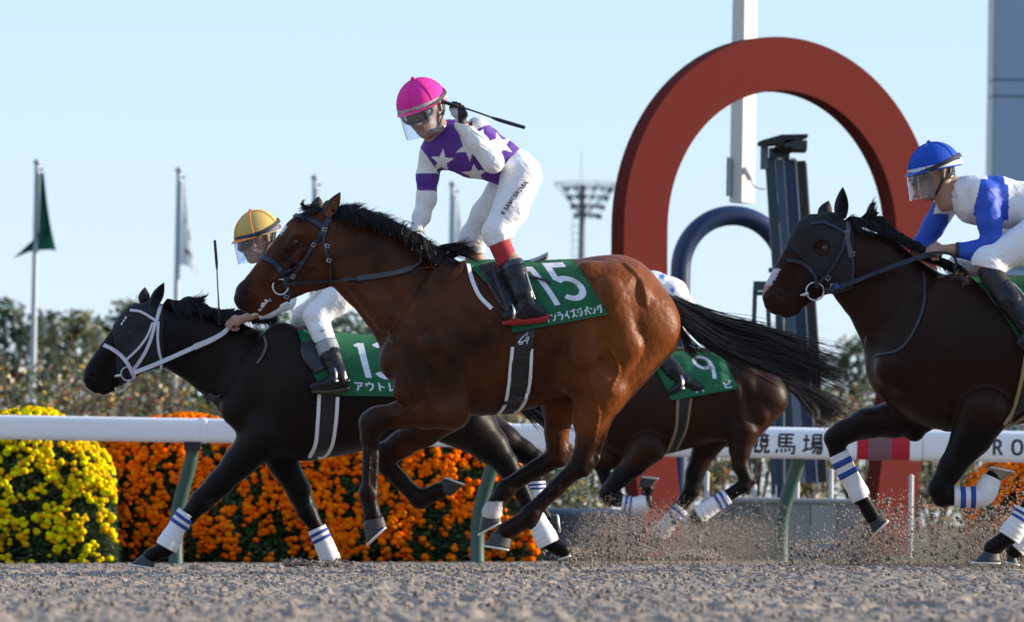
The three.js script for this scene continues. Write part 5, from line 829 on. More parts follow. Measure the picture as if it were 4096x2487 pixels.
  const gi = A.add('girth', A.strap(F, [[4120, 1420], [4104, 1520], [4070, 1620], [4020, 1690]], 70, 5, 3, 22), M.leatherBlack); const tan = S({ color: col(0.33, 0.25, 0.13), roughness: 0.7 }); A.add('girth_edge', A.strap(F, [[4084, 1430], [4066, 1540], [4040, 1636], [4000, 1698]], 15, 8, 5, 22), tan, gi); A.add('girth_edge', A.strap(F, [[4152, 1440], [4140, 1560], [4104, 1650], [4050, 1690], [4014, 1700]], 15, 8, 5, 22), tan, gi);
  saddle(A, F, [[3920, 1108, 74], [4010, 1112], [4090, 1108], [4160, 1094], [4200, 1080]], [[3960, 1120], [4000, 1190], [4050, 1270]], M.leatherBlack, { strap: [[4020, 1150, 210], [4060, 1260, 262], [4090, 1330, 268]], iron: [4110, 1330, 270] });
}
// ===== the horse far behind =====
{
  const A = new Actor('race_horse', 'dark brown horse with number 9 cloth, farthest back, partly hidden by the bay', 'horse', 44.6, 2750, 2250); H.back = A; const F = new Field(); A.F = F;
  F.chain([[2470, 1610, 0, 170, .60], [2530, 1618, 0, 210, .64], [2640, 1600, 0, 212, .72], [2750, 1588, 0, 196, .8], [2880, 1570, 0, 178, .86], [2980, 1568, 0, 140, .96]], .7, 28);
  for (const s of [1, -1]) { F.add(3040, 1592, s * 50, 112, 2970, 1730, s * 70, 64, .78, 24); F.add(2960, 1520, s * 76, 80, 2900, 1690, s * 80, 74, .75, 24); F.add(2560, 1450, s * 60, 60, 2430, 1660, s * 70, 64, .75, 26); }
  F.add(2985, 1540, 118, 30, 3040, 1660, 108, 34, .75, 12).add(2930, 1560, 126, 40, 2960, 1690, 118, 36, .7, 12);
  F.chain([[2190, 1420, 0, 84, .5], [2290, 1470, 0, 106, .5], [2390, 1540, 0, 140, .54], [2470, 1610, 0, 170, .6]], .5, 24); F.add(2150, 1390, 0, 56, 2020, 1540, 0, 34, .65, 18).add(2160, 1440, 0, 68, 2060, 1550, 0, 34, .56, 18);
  const nf = 76, ff = -72, nh = 84, fh = -80;
  F.chain([[2590, 1790, 90, 72], [2540, 1850, nf, 50], [2480, 1910, nf, 37], [2430, 1966, nf, 31]], 1, 16).add(2426, 1974, nf, 31, 2436, 1996, nf, 26, 1, 10).add(2440, 2000, nf, 24, 2575, 2020, nf, 23, 1, 10).add(2582, 2014, nf, 27, 2584, 2004, nf, 26, 1, 10).add(2584, 2004, nf, 20, 2590, 1955, nf, 24, 1, 10);
  F.chain([[2530, 1760, -90, 76], [2450, 1820, ff, 54], [2400, 1840, ff, 40]], 1, 16).add(2400, 1840, ff, 32, 2440, 1960, ff, 23, 1, 10).add(2440, 1960, ff, 26, 2500, 2010, ff, 24, 1, 10);
  F.chain([[2970, 1725, 84, 64], [2958, 1800, nh, 42], [2958, 1860, nh, 31], [2982, 1915, nh, 28]], 1, 16).add(3010, 1926, nh, 12, 2980, 1944, nh, 24, 1, 10).add(2972, 1942, nh, 27, 2800, 2052, nh, 22, 1, 10).add(2786, 2064, nh, 26, 2784, 2070, nh, 26, 1, 10).add(2784, 2070, nh, 21, 2800, 2090, nh, 22, 1, 10);
  F.chain([[2900, 1690, -80, 80], [2830, 1780, fh, 54], [2784, 1890, fh, 36], [2770, 1960, fh, 33]], 1, 16).add(2766, 1970, fh, 31, 2640, 2136, fh, 23, 1, 10).add(2640, 2140, fh, 26, 2612, 2170, fh, 24, 1, 10);
  F.extra = (d, x, y, z) => d + (d < 24 ? 1.5 * noise(x * 0.02, y * 0.02, z * 0.02) : 0);
  A.add('body', F.mesh(A, 7, coat([0.085, 0.026, 0.009], [0.007, 0.005, 0.0045], (x, y) => Math.max(0.74 + 0.2 * noise(x * 0.008, y * 0.008, 2), smooth(y, 1780, 1900)))), furMat());
  for (const [bx, by, tx, ty, z, op] of [[2180, 1350, 2196, 1290, 26, -1.9], [2150, 1346, 2150, 1296, -26, 2]]) { const [o, i] = ear(A, bx, by, tx, ty, z, 17, op); const e = A.add('ear', o, M.hairBrown); A.add('inner_ear', i, M.hairBrown, e); }
  for (const [q, z] of [[[[2612, 1962], [2548, 1948], [2628, 1914], [2562, 1906]], nf], [[[2500, 2020], [2530, 2000], [2520, 2050], [2552, 2024]], ff], [[[2784, 2090], [2820, 2078], [2796, 2132], [2832, 2112]], nh], [[[2592, 2160], [2630, 2186], [2572, 2196], [2628, 2210]], fh]]) { const [g, s] = hoofGeo(A, ...q, z); const h = A.add('hoof', g, M.hoof); A.add('horseshoe', s, M.shoe, h); }
  bandage(A, [[2486, 2012], [2540, 2020], [2586, 2010]], nf, [28, 28, 30, 33]); bandage(A, [[2908, 1984], [2850, 2022], [2790, 2062]], nh, [27, 27, 29, 33]); bandage(A, [[2728, 2030], [2686, 2084], [2636, 2144]], fh, [29, 28, 29, 31]);
  const tg = [[[3150, 1520, 0], [3230, 1550, 0], [3340, 1590, 0], [3430, 1640, 0]], [[3154, 1540, 14], [3230, 1590, 20], [3310, 1640, 10], [3420, 1690, 0]], [[3156, 1550, 20], [3210, 1600, 20], [3280, 1660, 10], [3330, 1740, 0]], [[3156, 1550, 20], [3200, 1590, 20], [3250, 1620, 20], [3300, 1700, 10]]];
  A.add('tail', merge([hair(A, tg, 900, 2.4, 9, 3, 12), hair(A, tg, 160, 1.8, 16, 5, 12), tube([[3120, 1510, 0], [3170, 1530, 4], [3230, 1560, 8]].map((p) => A.l(...p)), [20, 22, 8].map((r) => r * A.m), 10)]), M.hairBrown);
  A.add('mane', hair(A, [[[2180, 1350, 0], [2220, 1340, 10], [2250, 1380, 40]], [[2320, 1390, 0], [2360, 1385, 10], [2390, 1430, 50]], [[2480, 1420, 0], [2520, 1420, 10], [2540, 1470, 60]]], 300, 2.6, 8, 1, 7), M.hair);
  laidCloth(A, F, [[2560, 1398], [2884, 1410], [2948, 1556], [2680, 1604]], clothTex((x) => { x.lineJoin = 'miter'; x.lineWidth = 52; x.beginPath(); x.ellipse(700, 210, 100, 104, 0, 0, 7); x.stroke(); x.beginPath(); x.moveTo(800, 200); x.lineTo(800, 330); x.lineTo(752, 520); x.stroke(); glyph(x, 'ha', 400, 600, 130, 130, 20); glyph(x, 'pi', 830, 590, 130, 140, 20); }), 'number_cloth', 8, 12);
  const tan = S({ color: col(0.26, 0.19, 0.11), roughness: 0.7 }), gi = A.add('girth', A.strap(F, [[2736, 1596], [2722, 1700], [2690, 1800]], 46, 4, 3, 16), M.leatherBlack); A.add('girth_edge', A.strap(F, [[2708, 1600], [2700, 1720], [2666, 1808]], 11, 6, 4, 18), tan, gi); A.add('girth_edge', A.strap(F, [[2760, 1596], [2740, 1720], [2704, 1796]], 9, 6, 4, 18), tan, gi);
  saddle(A, F, [[2600, 1402, 50], [2670, 1410], [2740, 1408], [2790, 1396]], null, M.leatherBlack, { strap: [[2660, 1430, 120], [2690, 1500, 150], [2710, 1540, 156]], iron: [2716, 1540, 158] });
}
// ---------- riders ----------
class Frame {                                                     // a head's own frame inside its actor: x forward, y down, z to the head's left; units like the actor's pixels
  constructor(A, at, F, U, s) { this.A = A; this.m = A.m * s; this.f = V(...F).normalize(); this.u = V(...U); this.u.addScaledVector(this.f, -this.u.dot(this.f)).normalize(); this.s = this.f.clone().cross(this.u).normalize(); this.o = A.l(...at); }
  l(x, y, z = 0) { return this.o.clone().addScaledVector(this.f, x * this.m).addScaledVector(this.u, -y * this.m).addScaledVector(this.s, z * this.m); }
  dir(x, y, z) { return this.f.clone().multiplyScalar(x).addScaledVector(this.u, -y).addScaledVector(this.s, z).normalize(); }
}
function sheet(fn, nu, nv, thick, L) {                               // curved plate with thickness: fn(u, v) gives [x, y, z], pushed outwards from (cx, y, 0)
  const pos = [], idx = [], n = (nu + 1) * (nv + 1);
  for (const lay of [0, 1]) for (let j = 0; j <= nv; j++) for (let i = 0; i <= nu; i++) { const [x, y, z] = fn(i / nu, j / nv), r = Math.hypot(x, z) || 1, w = L.l(x + (lay ? -x / r * thick : 0), y, z + (lay ? -z / r * thick : 0)); pos.push(w.x, w.y, w.z); }
  for (let j = 0; j < nv; j++) for (let i = 0; i < nu; i++) { const a = j * (nu + 1) + i; idx.push(a, a + nu + 1, a + 1, a + 1, a + nu + 1, a + nu + 2, n + a, n + a + 1, n + a + nu + 1, n + a + 1, n + a + nu + 2, n + a + nu + 1); }
  const ed = (a, b) => idx.push(a, n + a, b, b, n + a, n + b);
  for (let i = 0; i < nu; i++) { ed(i, i + 1); ed(nv * (nu + 1) + i + 1, nv * (nu + 1) + i); } for (let j = 0; j < nv; j++) { ed((j + 1) * (nu + 1), j * (nu + 1)); ed(j * (nu + 1) + nu, (j + 1) * (nu + 1) + nu); }
  return geoFrom(pos, idx);
}
function headField() {
  const F = new Field();
  F.ball(-10, -22, 0, 74, .86, 20).add(10, -10, 0, 62, 34, 40, 0, 42, .88, 22).add(36, 50, 0, 34, 48, 70, 0, 20, .95, 18).add(-14, 30, 34, 22, 36, 66, 12, 16, 1, 16).add(-14, 30, -34, 22, 36, 66, -12, 16, 1, 16);
  F.add(68, -4, 0, 9, 84, 24, 0, 10, .9, 8).ball(78, 28, 8, 6, 1, 6).ball(78, 28, -8, 6, 1, 6).add(64, -14, -26, 9, 64, -14, 26, 9, 1, 10).ball(56, 16, 32, 16, 1, 14).ball(56, 16, -32, 16, 1, 14);
  F.add(72, 43, -13, 4.5, 72, 43, 13, 4.5, 1, 4).add(70, 51, -11, 5, 70, 51, 11, 5, 1, 4).ball(58, 70, 0, 15, 1, 10);
  for (const s of [1, -1]) { F.cut(70, 0, s * 24, 9, 70, 0, s * 24, 9, 8); F.ball(58, 0, s * 23, 9, 1, 2); F.add(-14, -8, s * 66, 11, -8, 14, s * 63, 8, .5, 5); F.cut(-8, 0, s * 74, 5, -8, 6, s * 72, 4, 4); }
  F.cut(74, 47, -14, 1.4, 74, 47, 14, 1.4, 2);
  F.add(-16, 40, 0, 48, -26, 110, 0, 44, 1, 20);
  return F;
}
const skinPaint = (tone) => (x, y, z, o) => { const n = 1 + 0.08 * noise(x * 0.05, y * 0.05, z * 0.05); o[0] = tone[0] * n; o[1] = tone[1] * n; o[2] = tone[2] * n; if (x > 64 && y > 38 && y < 57 && Math.abs(z) < 16) { o[0] *= 1.0; o[1] *= 0.62; o[2] *= 0.62; } if (y > -22 && y < -14 && x > 55 && Math.abs(z) > 10) { o[0] *= 0.15; o[1] *= 0.15; o[2] *= 0.15; } };
function headgear(A, L, c) {
  const cap = new THREE.MeshPhysicalMaterial({ color: col(...c.cap), roughness: 0.75, specularIntensity: 0.4 }), seam = S({ color: col(...c.seam), roughness: 0.5 }), bandM = S({ color: col(...c.band), roughness: 0.6 });
  const dome = (u, v, g = 0) => { const a = u * 2 * Math.PI, t = v * 1.66, st = Math.sin(t), ct = Math.cos(t); return [-8 + Math.cos(a) * st * (101 + g), -20 - ct * (94 + g) + (st > 0.98 ? 0 : 0) - 10 * Math.cos(a) * st * (v > 0.5 ? (v - 0.5) : 0), Math.sin(a) * st * (86 + g)]; };
  const hel = A.add('helmet', sheet((u, v) => dome(u, v), 40, 22, 7, L), cap);
  for (const u of [0, 0.155, 0.345, 0.5, 0.655, 0.845]) { const p = []; for (let i = 0; i <= 14; i++) p.push(L.l(...dome(u, 0.04 + i / 14 * 0.9, 0.8))); A.add('seam', tube(p, [2.2 * L.m], 5), seam, hel); }
  A.add('hat_band', sheet((u, v) => dome(u, 0.87 + v * 0.1, 2.2), 40, 3, 3, L), bandM, hel);
  const bt = new THREE.SphereGeometry(9 * L.m, 10, 8), p = L.l(-8, -116, 0); bt.translate(p.x, p.y, p.z); A.add('button', bt, seam, hel);
  A.add('peak', sheet((u, v) => { const a = (u - 0.5) * 2.1, ca = Math.cos(a); return [-8 + ca * (100 + v * 26 * Math.cos(a * 1.3)), -19 + v * 10 + (1 - ca) * 4 - 6, Math.sin(a) * (86 + v * 10)]; }, 24, 4, 4, L), S({ color: col(...c.peak), roughness: 0.55 }), hel);
  // straps: chin harness and goggle band
  const st = (pts, w) => A.add('chin_strap', band(spline(pts.map((q) => L.l(...q)), 18), spline(pts.map((q) => L.l(...q)), 18).map((q) => q.clone().sub(L.o).normalize()), w * L.m, 3 * L.m), M.black, hel);
  for (const s of [1, -1]) { st([[-6, -16, s * 77], [-2, 24, s * 69], [20, 66, s * 40], [34, 92, 0]], 9); st([[-60, -10, s * 58], [-40, 20, s * 60], [-4, 34, s * 66]], 8); }
  const gb = []; for (let i = 0; i <= 40; i++) { const a = 0.55 + i / 40 * (2 * Math.PI - 1.1); gb.push(L.l(-8 + Math.cos(a) * 103, -12 - 34 * (1 - Math.cos(a)) * 0.5, Math.sin(a) * 87)); }
  const gog = A.add('goggles', sheet((u, v) => { const a = (u - 0.5) * 1.9; return [2 + Math.cos(a) * 88, -24 + v * 42 * (1 - 0.35 * Math.pow(1 - Math.min(1, Math.abs(a) * 3), 2) * v), Math.sin(a) * 74]; }, 26, 5, 2, L), M.smoke);
  A.add('goggle_band', band(gb, gb.map((q) => q.clone().sub(L.o).normalize()), 15 * L.m, 3 * L.m), M.black, gog);
  const rim = []; for (let i = 0; i <= 28; i++) { const a = i / 28 * 2 * Math.PI, az = Math.sin(a) * 0.95, y = -3 - Math.cos(a) * 22; rim.push(L.l(3 + Math.cos(az) * 88, y, Math.sin(az) * 74)); } A.add('goggle_frame', tube(rim, [5 * L.m], 6), M.black, gog);
  if (c.visor) A.add('visor', sheet((u, v) => { const a = (u - 0.5) * 2.5; return [4 + Math.cos(a) * (100 + v * 9), -12 + v * c.visor, Math.sin(a) * (80 + v * 6)]; }, 26, 6, 1.5, L), M.clear, hel);
  // hair at the nape
  A.add('hair', sheet((u, v) => { const a = Math.PI + (u - 0.5) * 2.6; return [-9 + Math.cos(a) * (74 - v * 10), -14 + v * 46, Math.sin(a) * (66 - v * 8)]; }, 18, 4, 8, L), M.hair);
}
// five bent fingers and a thumb closed on something; palm centre, direction along the knuckles, direction the fingers leave in, curl side
function handBones(F, p, across, out, down, s, curl = 1) {
  const P = (a, b, c) => [p[0] + (across[0] * a + out[0] * b + down[0] * c) * s, p[1] + (across[1] * a + out[1] * b + down[1] * c) * s, p[2] + (across[2] * a + out[2] * b + down[2] * c) * s];
  F.add(...P(-20, 0, 0), 19 * s, ...P(20, 4, 0), 18 * s, 1, 12);
  [[-26, 30, 7.0], [-9, 35, 7.6], [9, 33, 7.4], [25, 26, 6.6]].forEach(([a, l, r]) => { const k = P(a, 20, -4), m = P(a * 0.95, 20 + l * 0.7, 8 * curl), n = P(a * 0.9, 16 + l * 0.35, 27 * curl), e = P(a * 0.85, 4, 30 * curl); F.add(...k, r * s, ...m, r * s, 1, 3).add(...m, r * s, ...n, r * 0.95 * s, 1, 3).add(...n, r * 0.95 * s, ...e, r * 0.85 * s, 1, 3); });
  F.add(...P(-30, -4, 6), 9 * s, ...P(-36, 16, 18), 8 * s, 1, 6).add(...P(-36, 16, 18), 8 * s, ...P(-18, 30, 28), 7 * s, 1, 3);
}
const inflate = (list, g) => list.map((b) => { const q = b.slice(); q[3] += g; return q; });
const folds = (d, x, y, z, k) => (d < 18 ? d + k * (2.6 * noise(x * 0.028 + y * 0.012, y * 0.020 - x * 0.006, z * 0.02) + 2.0 * Math.abs(noise(x * 0.045 - y * 0.03, y * 0.05, z * 0.03 + 5))) : d);
function rider(spec) {
  const A = new Actor('jockey', spec.label, 'person', spec.D, spec.x0, spec.y0), body = new Field(), tone = spec.tone || [0.40, 0.22, 0.155];
  for (const c of [spec.torso, ...spec.arms, ...spec.legs]) for (let i = 0; i + 1 < c.length; i++) body.add(...c[i].slice(0, 3), c[i][3] - 9, ...c[i + 1].slice(0, 3), c[i + 1][3] - 9, c[i][4] ?? 1, 16);
  spec.hands.forEach((h, i) => { const e = spec.arms[i][spec.arms[i].length - 1]; body.add(e[0], e[1], e[2], e[3] - 7, ...h[0], 17 * h[4], 1, 12); handBones(body, ...h); });
  body.add(...spec.neck[0], ...spec.neck[1], 1, 16);
  const cell = spec.cell || 7, gb = body.mesh(A, cell, (x, y, z, o) => { o[0] = tone[0]; o[1] = tone[1]; o[2] = tone[2]; if (spec.glove && spec.glove(x, y, z)) { o[0] = o[1] = o[2] = 0.012; if (spec.glove(x, y, z) > 1) { o[0] = o[1] = o[2] = 0.5; } } });
  const L = new Frame(A, spec.head, spec.F, spec.U, spec.s || 1.15), gh = headField().mesh(L, 3.4, skinPaint(tone), [-120, -120, -120, 130, 112, 120]);
  A.add('body', mergeGeometries([gb, gh].map((g) => g.toNonIndexed())), S({ vertexColors: true, roughness: 0.6 }));
  headgear(A, L, spec.gear);
  if (spec.collar) A.add('collar', A.tube(spec.collar.pts, spec.collar.r, 10, 20), S({ color: col(...spec.collar.c), roughness: 0.7 }));
  const make = (name, chains, g, paint, mat, clip, k, extraBones, c2) => { const F = new Field(); for (const c of chains) for (let i = 0; i + 1 < c.length; i++) F.add(...c[i].slice(0, 4), ...c[i + 1].slice(0, 4), c[i][4] ?? 1, 20); F.b = inflate(F.b, g); if (extraBones) extraBones(F); F.extra = (d, x, y, z) => { const e = folds(d, x, y, z, k); return clip ? Math.max(e, clip(x, y, z)) : e; }; const m = A.add(name, F.mesh(A, c2 || cell, paint), mat); return [F, m]; };
  const cloth = () => new THREE.MeshPhysicalMaterial({ vertexColors: true, roughness: 0.6, sheen: 0.15, sheenRoughness: 0.5 });
  A.shirt = make('silks', [spec.torso, ...spec.arms], 0, spec.paint, cloth(), spec.shirtClip, 1.1, spec.shirtBones, spec.fine);
  A.breeches = make('breeches', [spec.pelvis, ...spec.thighs], 2, (x, y, z, o) => { o[0] = 0.80; o[1] = 0.80; o[2] = 0.82; }, cloth(), spec.breechClip, 1.2);
  spec.boots.forEach((b, i) => { const F = new Field(); for (let k = 0; k + 1 < b.shin.length; k++) F.add(...b.shin[k], ...b.shin[k + 1], 1, 12); for (let k = 0; k + 1 < b.foot.length; k++) F.add(...b.foot[k], ...b.foot[k + 1], 0.85, 12); F.extra = (d, x, y, z) => Math.max(d < 14 ? d + 1.4 * noise(x * 0.06, y * 0.09, z * 0.05) : d, b.top ? b.top(x, y, z) : -1e3); const m = A.add('boot', F.mesh(A, 6, null), M.leatherBoot); if (b.extra) b.extra(A, m, F); });
  return A;
}
const starAt = (x, y, cx, cy, R, rot, sx = 1, sy = 1) => { const dx = (x - cx) / sx, dy = (y - cy) / sy, r = Math.hypot(dx, dy); if (r > R) return false; let a = (Math.atan2(dx, -dy) - rot) % (Math.PI * 2 / 5); if (a < 0) a += Math.PI * 2 / 5; if (a > Math.PI / 5) a = Math.PI * 2 / 5 - a; const px = r * Math.cos(a), py = r * Math.sin(a), k = R * 0.4, ix = k * Math.cos(Math.PI / 5), iy = k * Math.sin(Math.PI / 5); return (R - px) * iy - (R - ix) * py > 0; };
const set = (o, c) => { o[0] = c[0]; o[1] = c[1]; o[2] = c[2]; };
const WHITE = [0.80, 0.80, 0.80], PURPLE = [0.10, 0.022, 0.28], BLUE = [0.012, 0.07, 0.48];
function whip(label, pts, w, D, group) {                              // crop with a grip, a shaft and a flat flap
  const A = new Actor('riding_whip', label, 'riding whip', D, pts[0][0], pts[0][1]);
  const at = (t) => { const c = new THREE.CatmullRomCurve3(pts.map((p) => V(...p)), false, 'centripetal'); const p = c.getPoint(t); return [p.x, p.y, p.z]; };
  A.add('grip', A.tube([0, 0.1, 0.2, 0.3].map(at), [w * 1.5, w * 1.25, w * 1.3, w * 1.1], 14), M.black);
  A.add('knob', A.tube([at(-0), at(0.035)], [w * 2.0, w * 1.8], 4), M.leatherBlack);
  A.add('shaft', A.tube([0.3, 0.5, 0.74].map(at), [w * 0.75, w * 0.6, w * 0.55], 14), M.leatherBlack);
  A.add('flap', A.tube([0.70, 0.76, 0.9, 1].map(at), [w * 0.8, w * 1.25, w * 1.3, w * 1.15], 12, 8, 0.35), M.leatherNavy);
  return A;
}
// ===== rider of the bay =====
{
  const armR = [[1722, 618, -14, 50], [1708, 700, -24, 44], [1706, 785, -30, 39], [1684, 860, -20, 34], [1660, 926, -4, 27]], armL = [[1912, 522, 78, 56], [1950, 590, 118, 46], [1972, 652, 150, 42], [1910, 580, 160, 38], [1846, 505, 166, 30]];
  const legN = [[2086, 706, 70, 80], [2040, 845, 118, 67], [1990, 935, 150, 58], [2008, 1000, 166, 45], [2050, 1060, 190, 44], [2080, 1140, 220, 42]], legF = [[2058, 700, -66, 78], [1945, 850, -110, 58], [1890, 945, -140, 52], [1894, 1010, -154, 42], [1940, 1080, -180, 42]];
  const armU = new Field().chain(armL.slice(0, 3), 1, 8), armW = new Field().chain(armL.slice(2), 1, 8), armD = new Field(); for (let i = 0; i + 1 < armL.length; i++) armD.add(...armL[i], ...armL[i + 1], 1, 10);
  const A = rider({
    label: 'jockey in purple silks with white stars and pink cap, riding the bay, fist raised', D: 30, x0: 1950, y0: 2330, cell: 6.5, fine: 3.6,
    torso: [[2074, 688, 0, 78, 1.0], [1998, 640, 8, 88, .86], [1900, 596, 22, 112, .74], [1812, 578, 14, 100, .74], [1770, 590, 4, 84, .74]], arms: [armR, armL], legs: [legN, legF],
    pelvis: [[2082, 688, 0, 82, 1.1], [2060, 672, 0, 84, 1.05]], thighs: [legN.slice(0, 4).map((p) => p.slice()), legF.slice(0, 4)],
    hands: [[[1652, 962, 6], [0.5, 0.1, 0.85], [-0.35, 0.85, 0.3], [0.75, 0.5, -0.2], 0.95], [[1840, 462, 172], [0.80, 0.25, 0.1], [-0.1, -0.9, 0.3], [-0.35, -0.1, -0.9], 1.0]],
    neck: [[1800, 545, 20, 46], [1735, 495, 44, 42]], head: [1694, 440, 66], F: [-0.36, -0.34, 0.86], U: [-0.40, 0.88, 0.30], s: 1.14,
    glove: (x, y, z) => (y > 936 && x < 1700) || (y < 500 && x > 1800 && x < 1900 && z > 90) ? (y < 500 && x < 1832 && y > 440 ? 2 : 1) : 0,
    shirtClip: (x, y, z) => Math.max((x < 1740 ? y - 928 - (x - 1660) * 0.35 : -1e3), x > 1795 && x < 1890 && z > 90 ? 500 - y + (x - 1840) * 0.25 : -1e3, x > 1980 ? (x - 2078) * 0.85 + (y - 620) * 0.45 - 18 : -1e3),
    shirtBones: (F) => { F.add(1800, 540, 10, 50, 1770, 520, 26, 48, 1, 14); },
    breechClip: (x, y, z) => z > 0 ? y - 992 + (x - 1960) * 0.42 : y - 1004,
    paint: (x, y, z, o) => {
      const near = armD.at(x, y, z) < 7, t = ((x - 1912) * 60 + (y - 522) * 130) / (60 * 60 + 130 * 130);
      if (x < 1768 && (x - 1688) * 92 - (y - 596) * 66 < 0) return set(o, y > 690 && y < 757 + (x - 1700) * 0.06 ? PURPLE : WHITE);
      if (near && z > 40 && armW.at(x, y, z) < armU.at(x, y, z)) return set(o, WHITE);
      if (near && z > 40) { if (z > 120 && t > 0.05 && (x < 1935 || t > 0.46)) return set(o, WHITE); return set(o, t < -0.02 ? WHITE : t < 0.44 ? PURPLE : WHITE); }
      const st = starAt(x, y, 1768, 644, 50, 0.1) || starAt(x, y, 1876, 590, 58, 0.55) || starAt(x, y, 1900, 696, 56, -0.1, 1, 0.72) || starAt(x, y, 2004, 578, 54, 0.9) || starAt(x, y, 2040, 676, 52, 0.2);
      set(o, st ? WHITE : PURPLE);
    },
    collar: { pts: [[1812, 566, 14], [1786, 536, 26], [1768, 514, 36]], r: [62, 56, 47], c: [0.02, 0.02, 0.03] },
    gear: { cap: [0.83, 0.035, 0.34], seam: [0.75, 0.02, 0.28], band: [0.45, 0.40, 0.42], peak: [0.80, 0.05, 0.22], visor: 84 },
    boots: [
      { shin: [[2034, 1040, 182, 45], [2060, 1100, 206, 46], [2092, 1180, 236, 43], [2110, 1228, 248, 38]], foot: [[2112, 1232, 250, 36], [2090, 1258, 254, 34], [2030, 1274, 258, 24]], top: (x, y) => -(y - 1058 + (x - 2050) * 0.28),
        extra: (A, m, F) => { A.add('sole', A.tube([[2010, 1300, 258], [2060, 1290, 258], [2110, 1290, 256], [2170, 1280, 254], [2196, 1268, 252]], [8, 18, 13, 17, 9], 18, 10, 1.4), M.red, m); A.add('heel', A.tube([[2110, 1236, 250], [2150, 1256, 251], [2180, 1264, 252]], [38, 34, 22], 10, 12), M.leatherBoot, m); A.add('sock', A.tube([[1996, 972, 160], [2014, 1014, 172], [2036, 1062, 184]], [45, 44, 43], 10, 18), M.red, m); A.add('cuff', A.tube([[2046, 1062, 192], [2056, 1084, 200]], [49, 49], 6, 18), S({ color: col(0.02, 0.03, 0.045), roughness: 0.18 }), m); const zip = [[2104, 1096], [2120, 1150], [2138, 1204]].map(([x, y]) => A.l(x, y, (F.surf(x - 12, y) ?? 220) - 10)); A.add('zip', tube(zip, [3 * A.m], 5), M.steel, m); } },
      { shin: [[1910, 1030, -166, 42], [1960, 1130, -210, 42], [1990, 1220, -240, 36]], foot: [[1990, 1225, -242, 34], [1940, 1262, -248, 26]], top: (x, y) => -(y - 1040) }],
  });
  // name along the thigh
  const [c, x] = canvas(512, 96); x.clearRect(0, 0, 512, 96); x.fillStyle = '#fff'; x.fillRect(0, 0, 0, 0); x.fillStyle = '#15151c'; x.font = 'bold 66px sans-serif'; x.fillText('K SAMESHIMA', 4, 72); const t = tex(c), F = A.breeches[0], pos = [], uv = [], idx = [], NU = 30, NV = 4;
  for (let j = 0; j <= NV; j++) for (let i = 0; i <= NU; i++) { const u = i / NU, v = j / NV, bx = lerp(2010, 2128, u) - 6 * Math.sin(u * 3) , by = lerp(868, 716, u), px = bx - (1 - v) * 30 + 12, py = by - (1 - v) * 20 + 6; const z = (F.surf(px, py) ?? 130) + 3, w = A.l(px, py, z); pos.push(w.x, w.y, w.z); uv.push(u, 1 - v); }
  for (let j = 0; j < NV; j++) for (let i = 0; i < NU; i++) { const a = j * (NU + 1) + i; idx.push(a, a + NU + 1, a + 1, a + 1, a + NU + 1, a + NU + 2); }
  A.add('lettering', geoFrom(pos, idx, null, uv), S({ map: t, transparent: true, roughness: 0.7 }), A.breeches[1]);
  whip('black riding whip held up beside the pink cap', [[1768, 418, 190], [1822, 436, 190], [1880, 452, 186], [1990, 490, 176], [2100, 522, 166]], 6, 30);
}
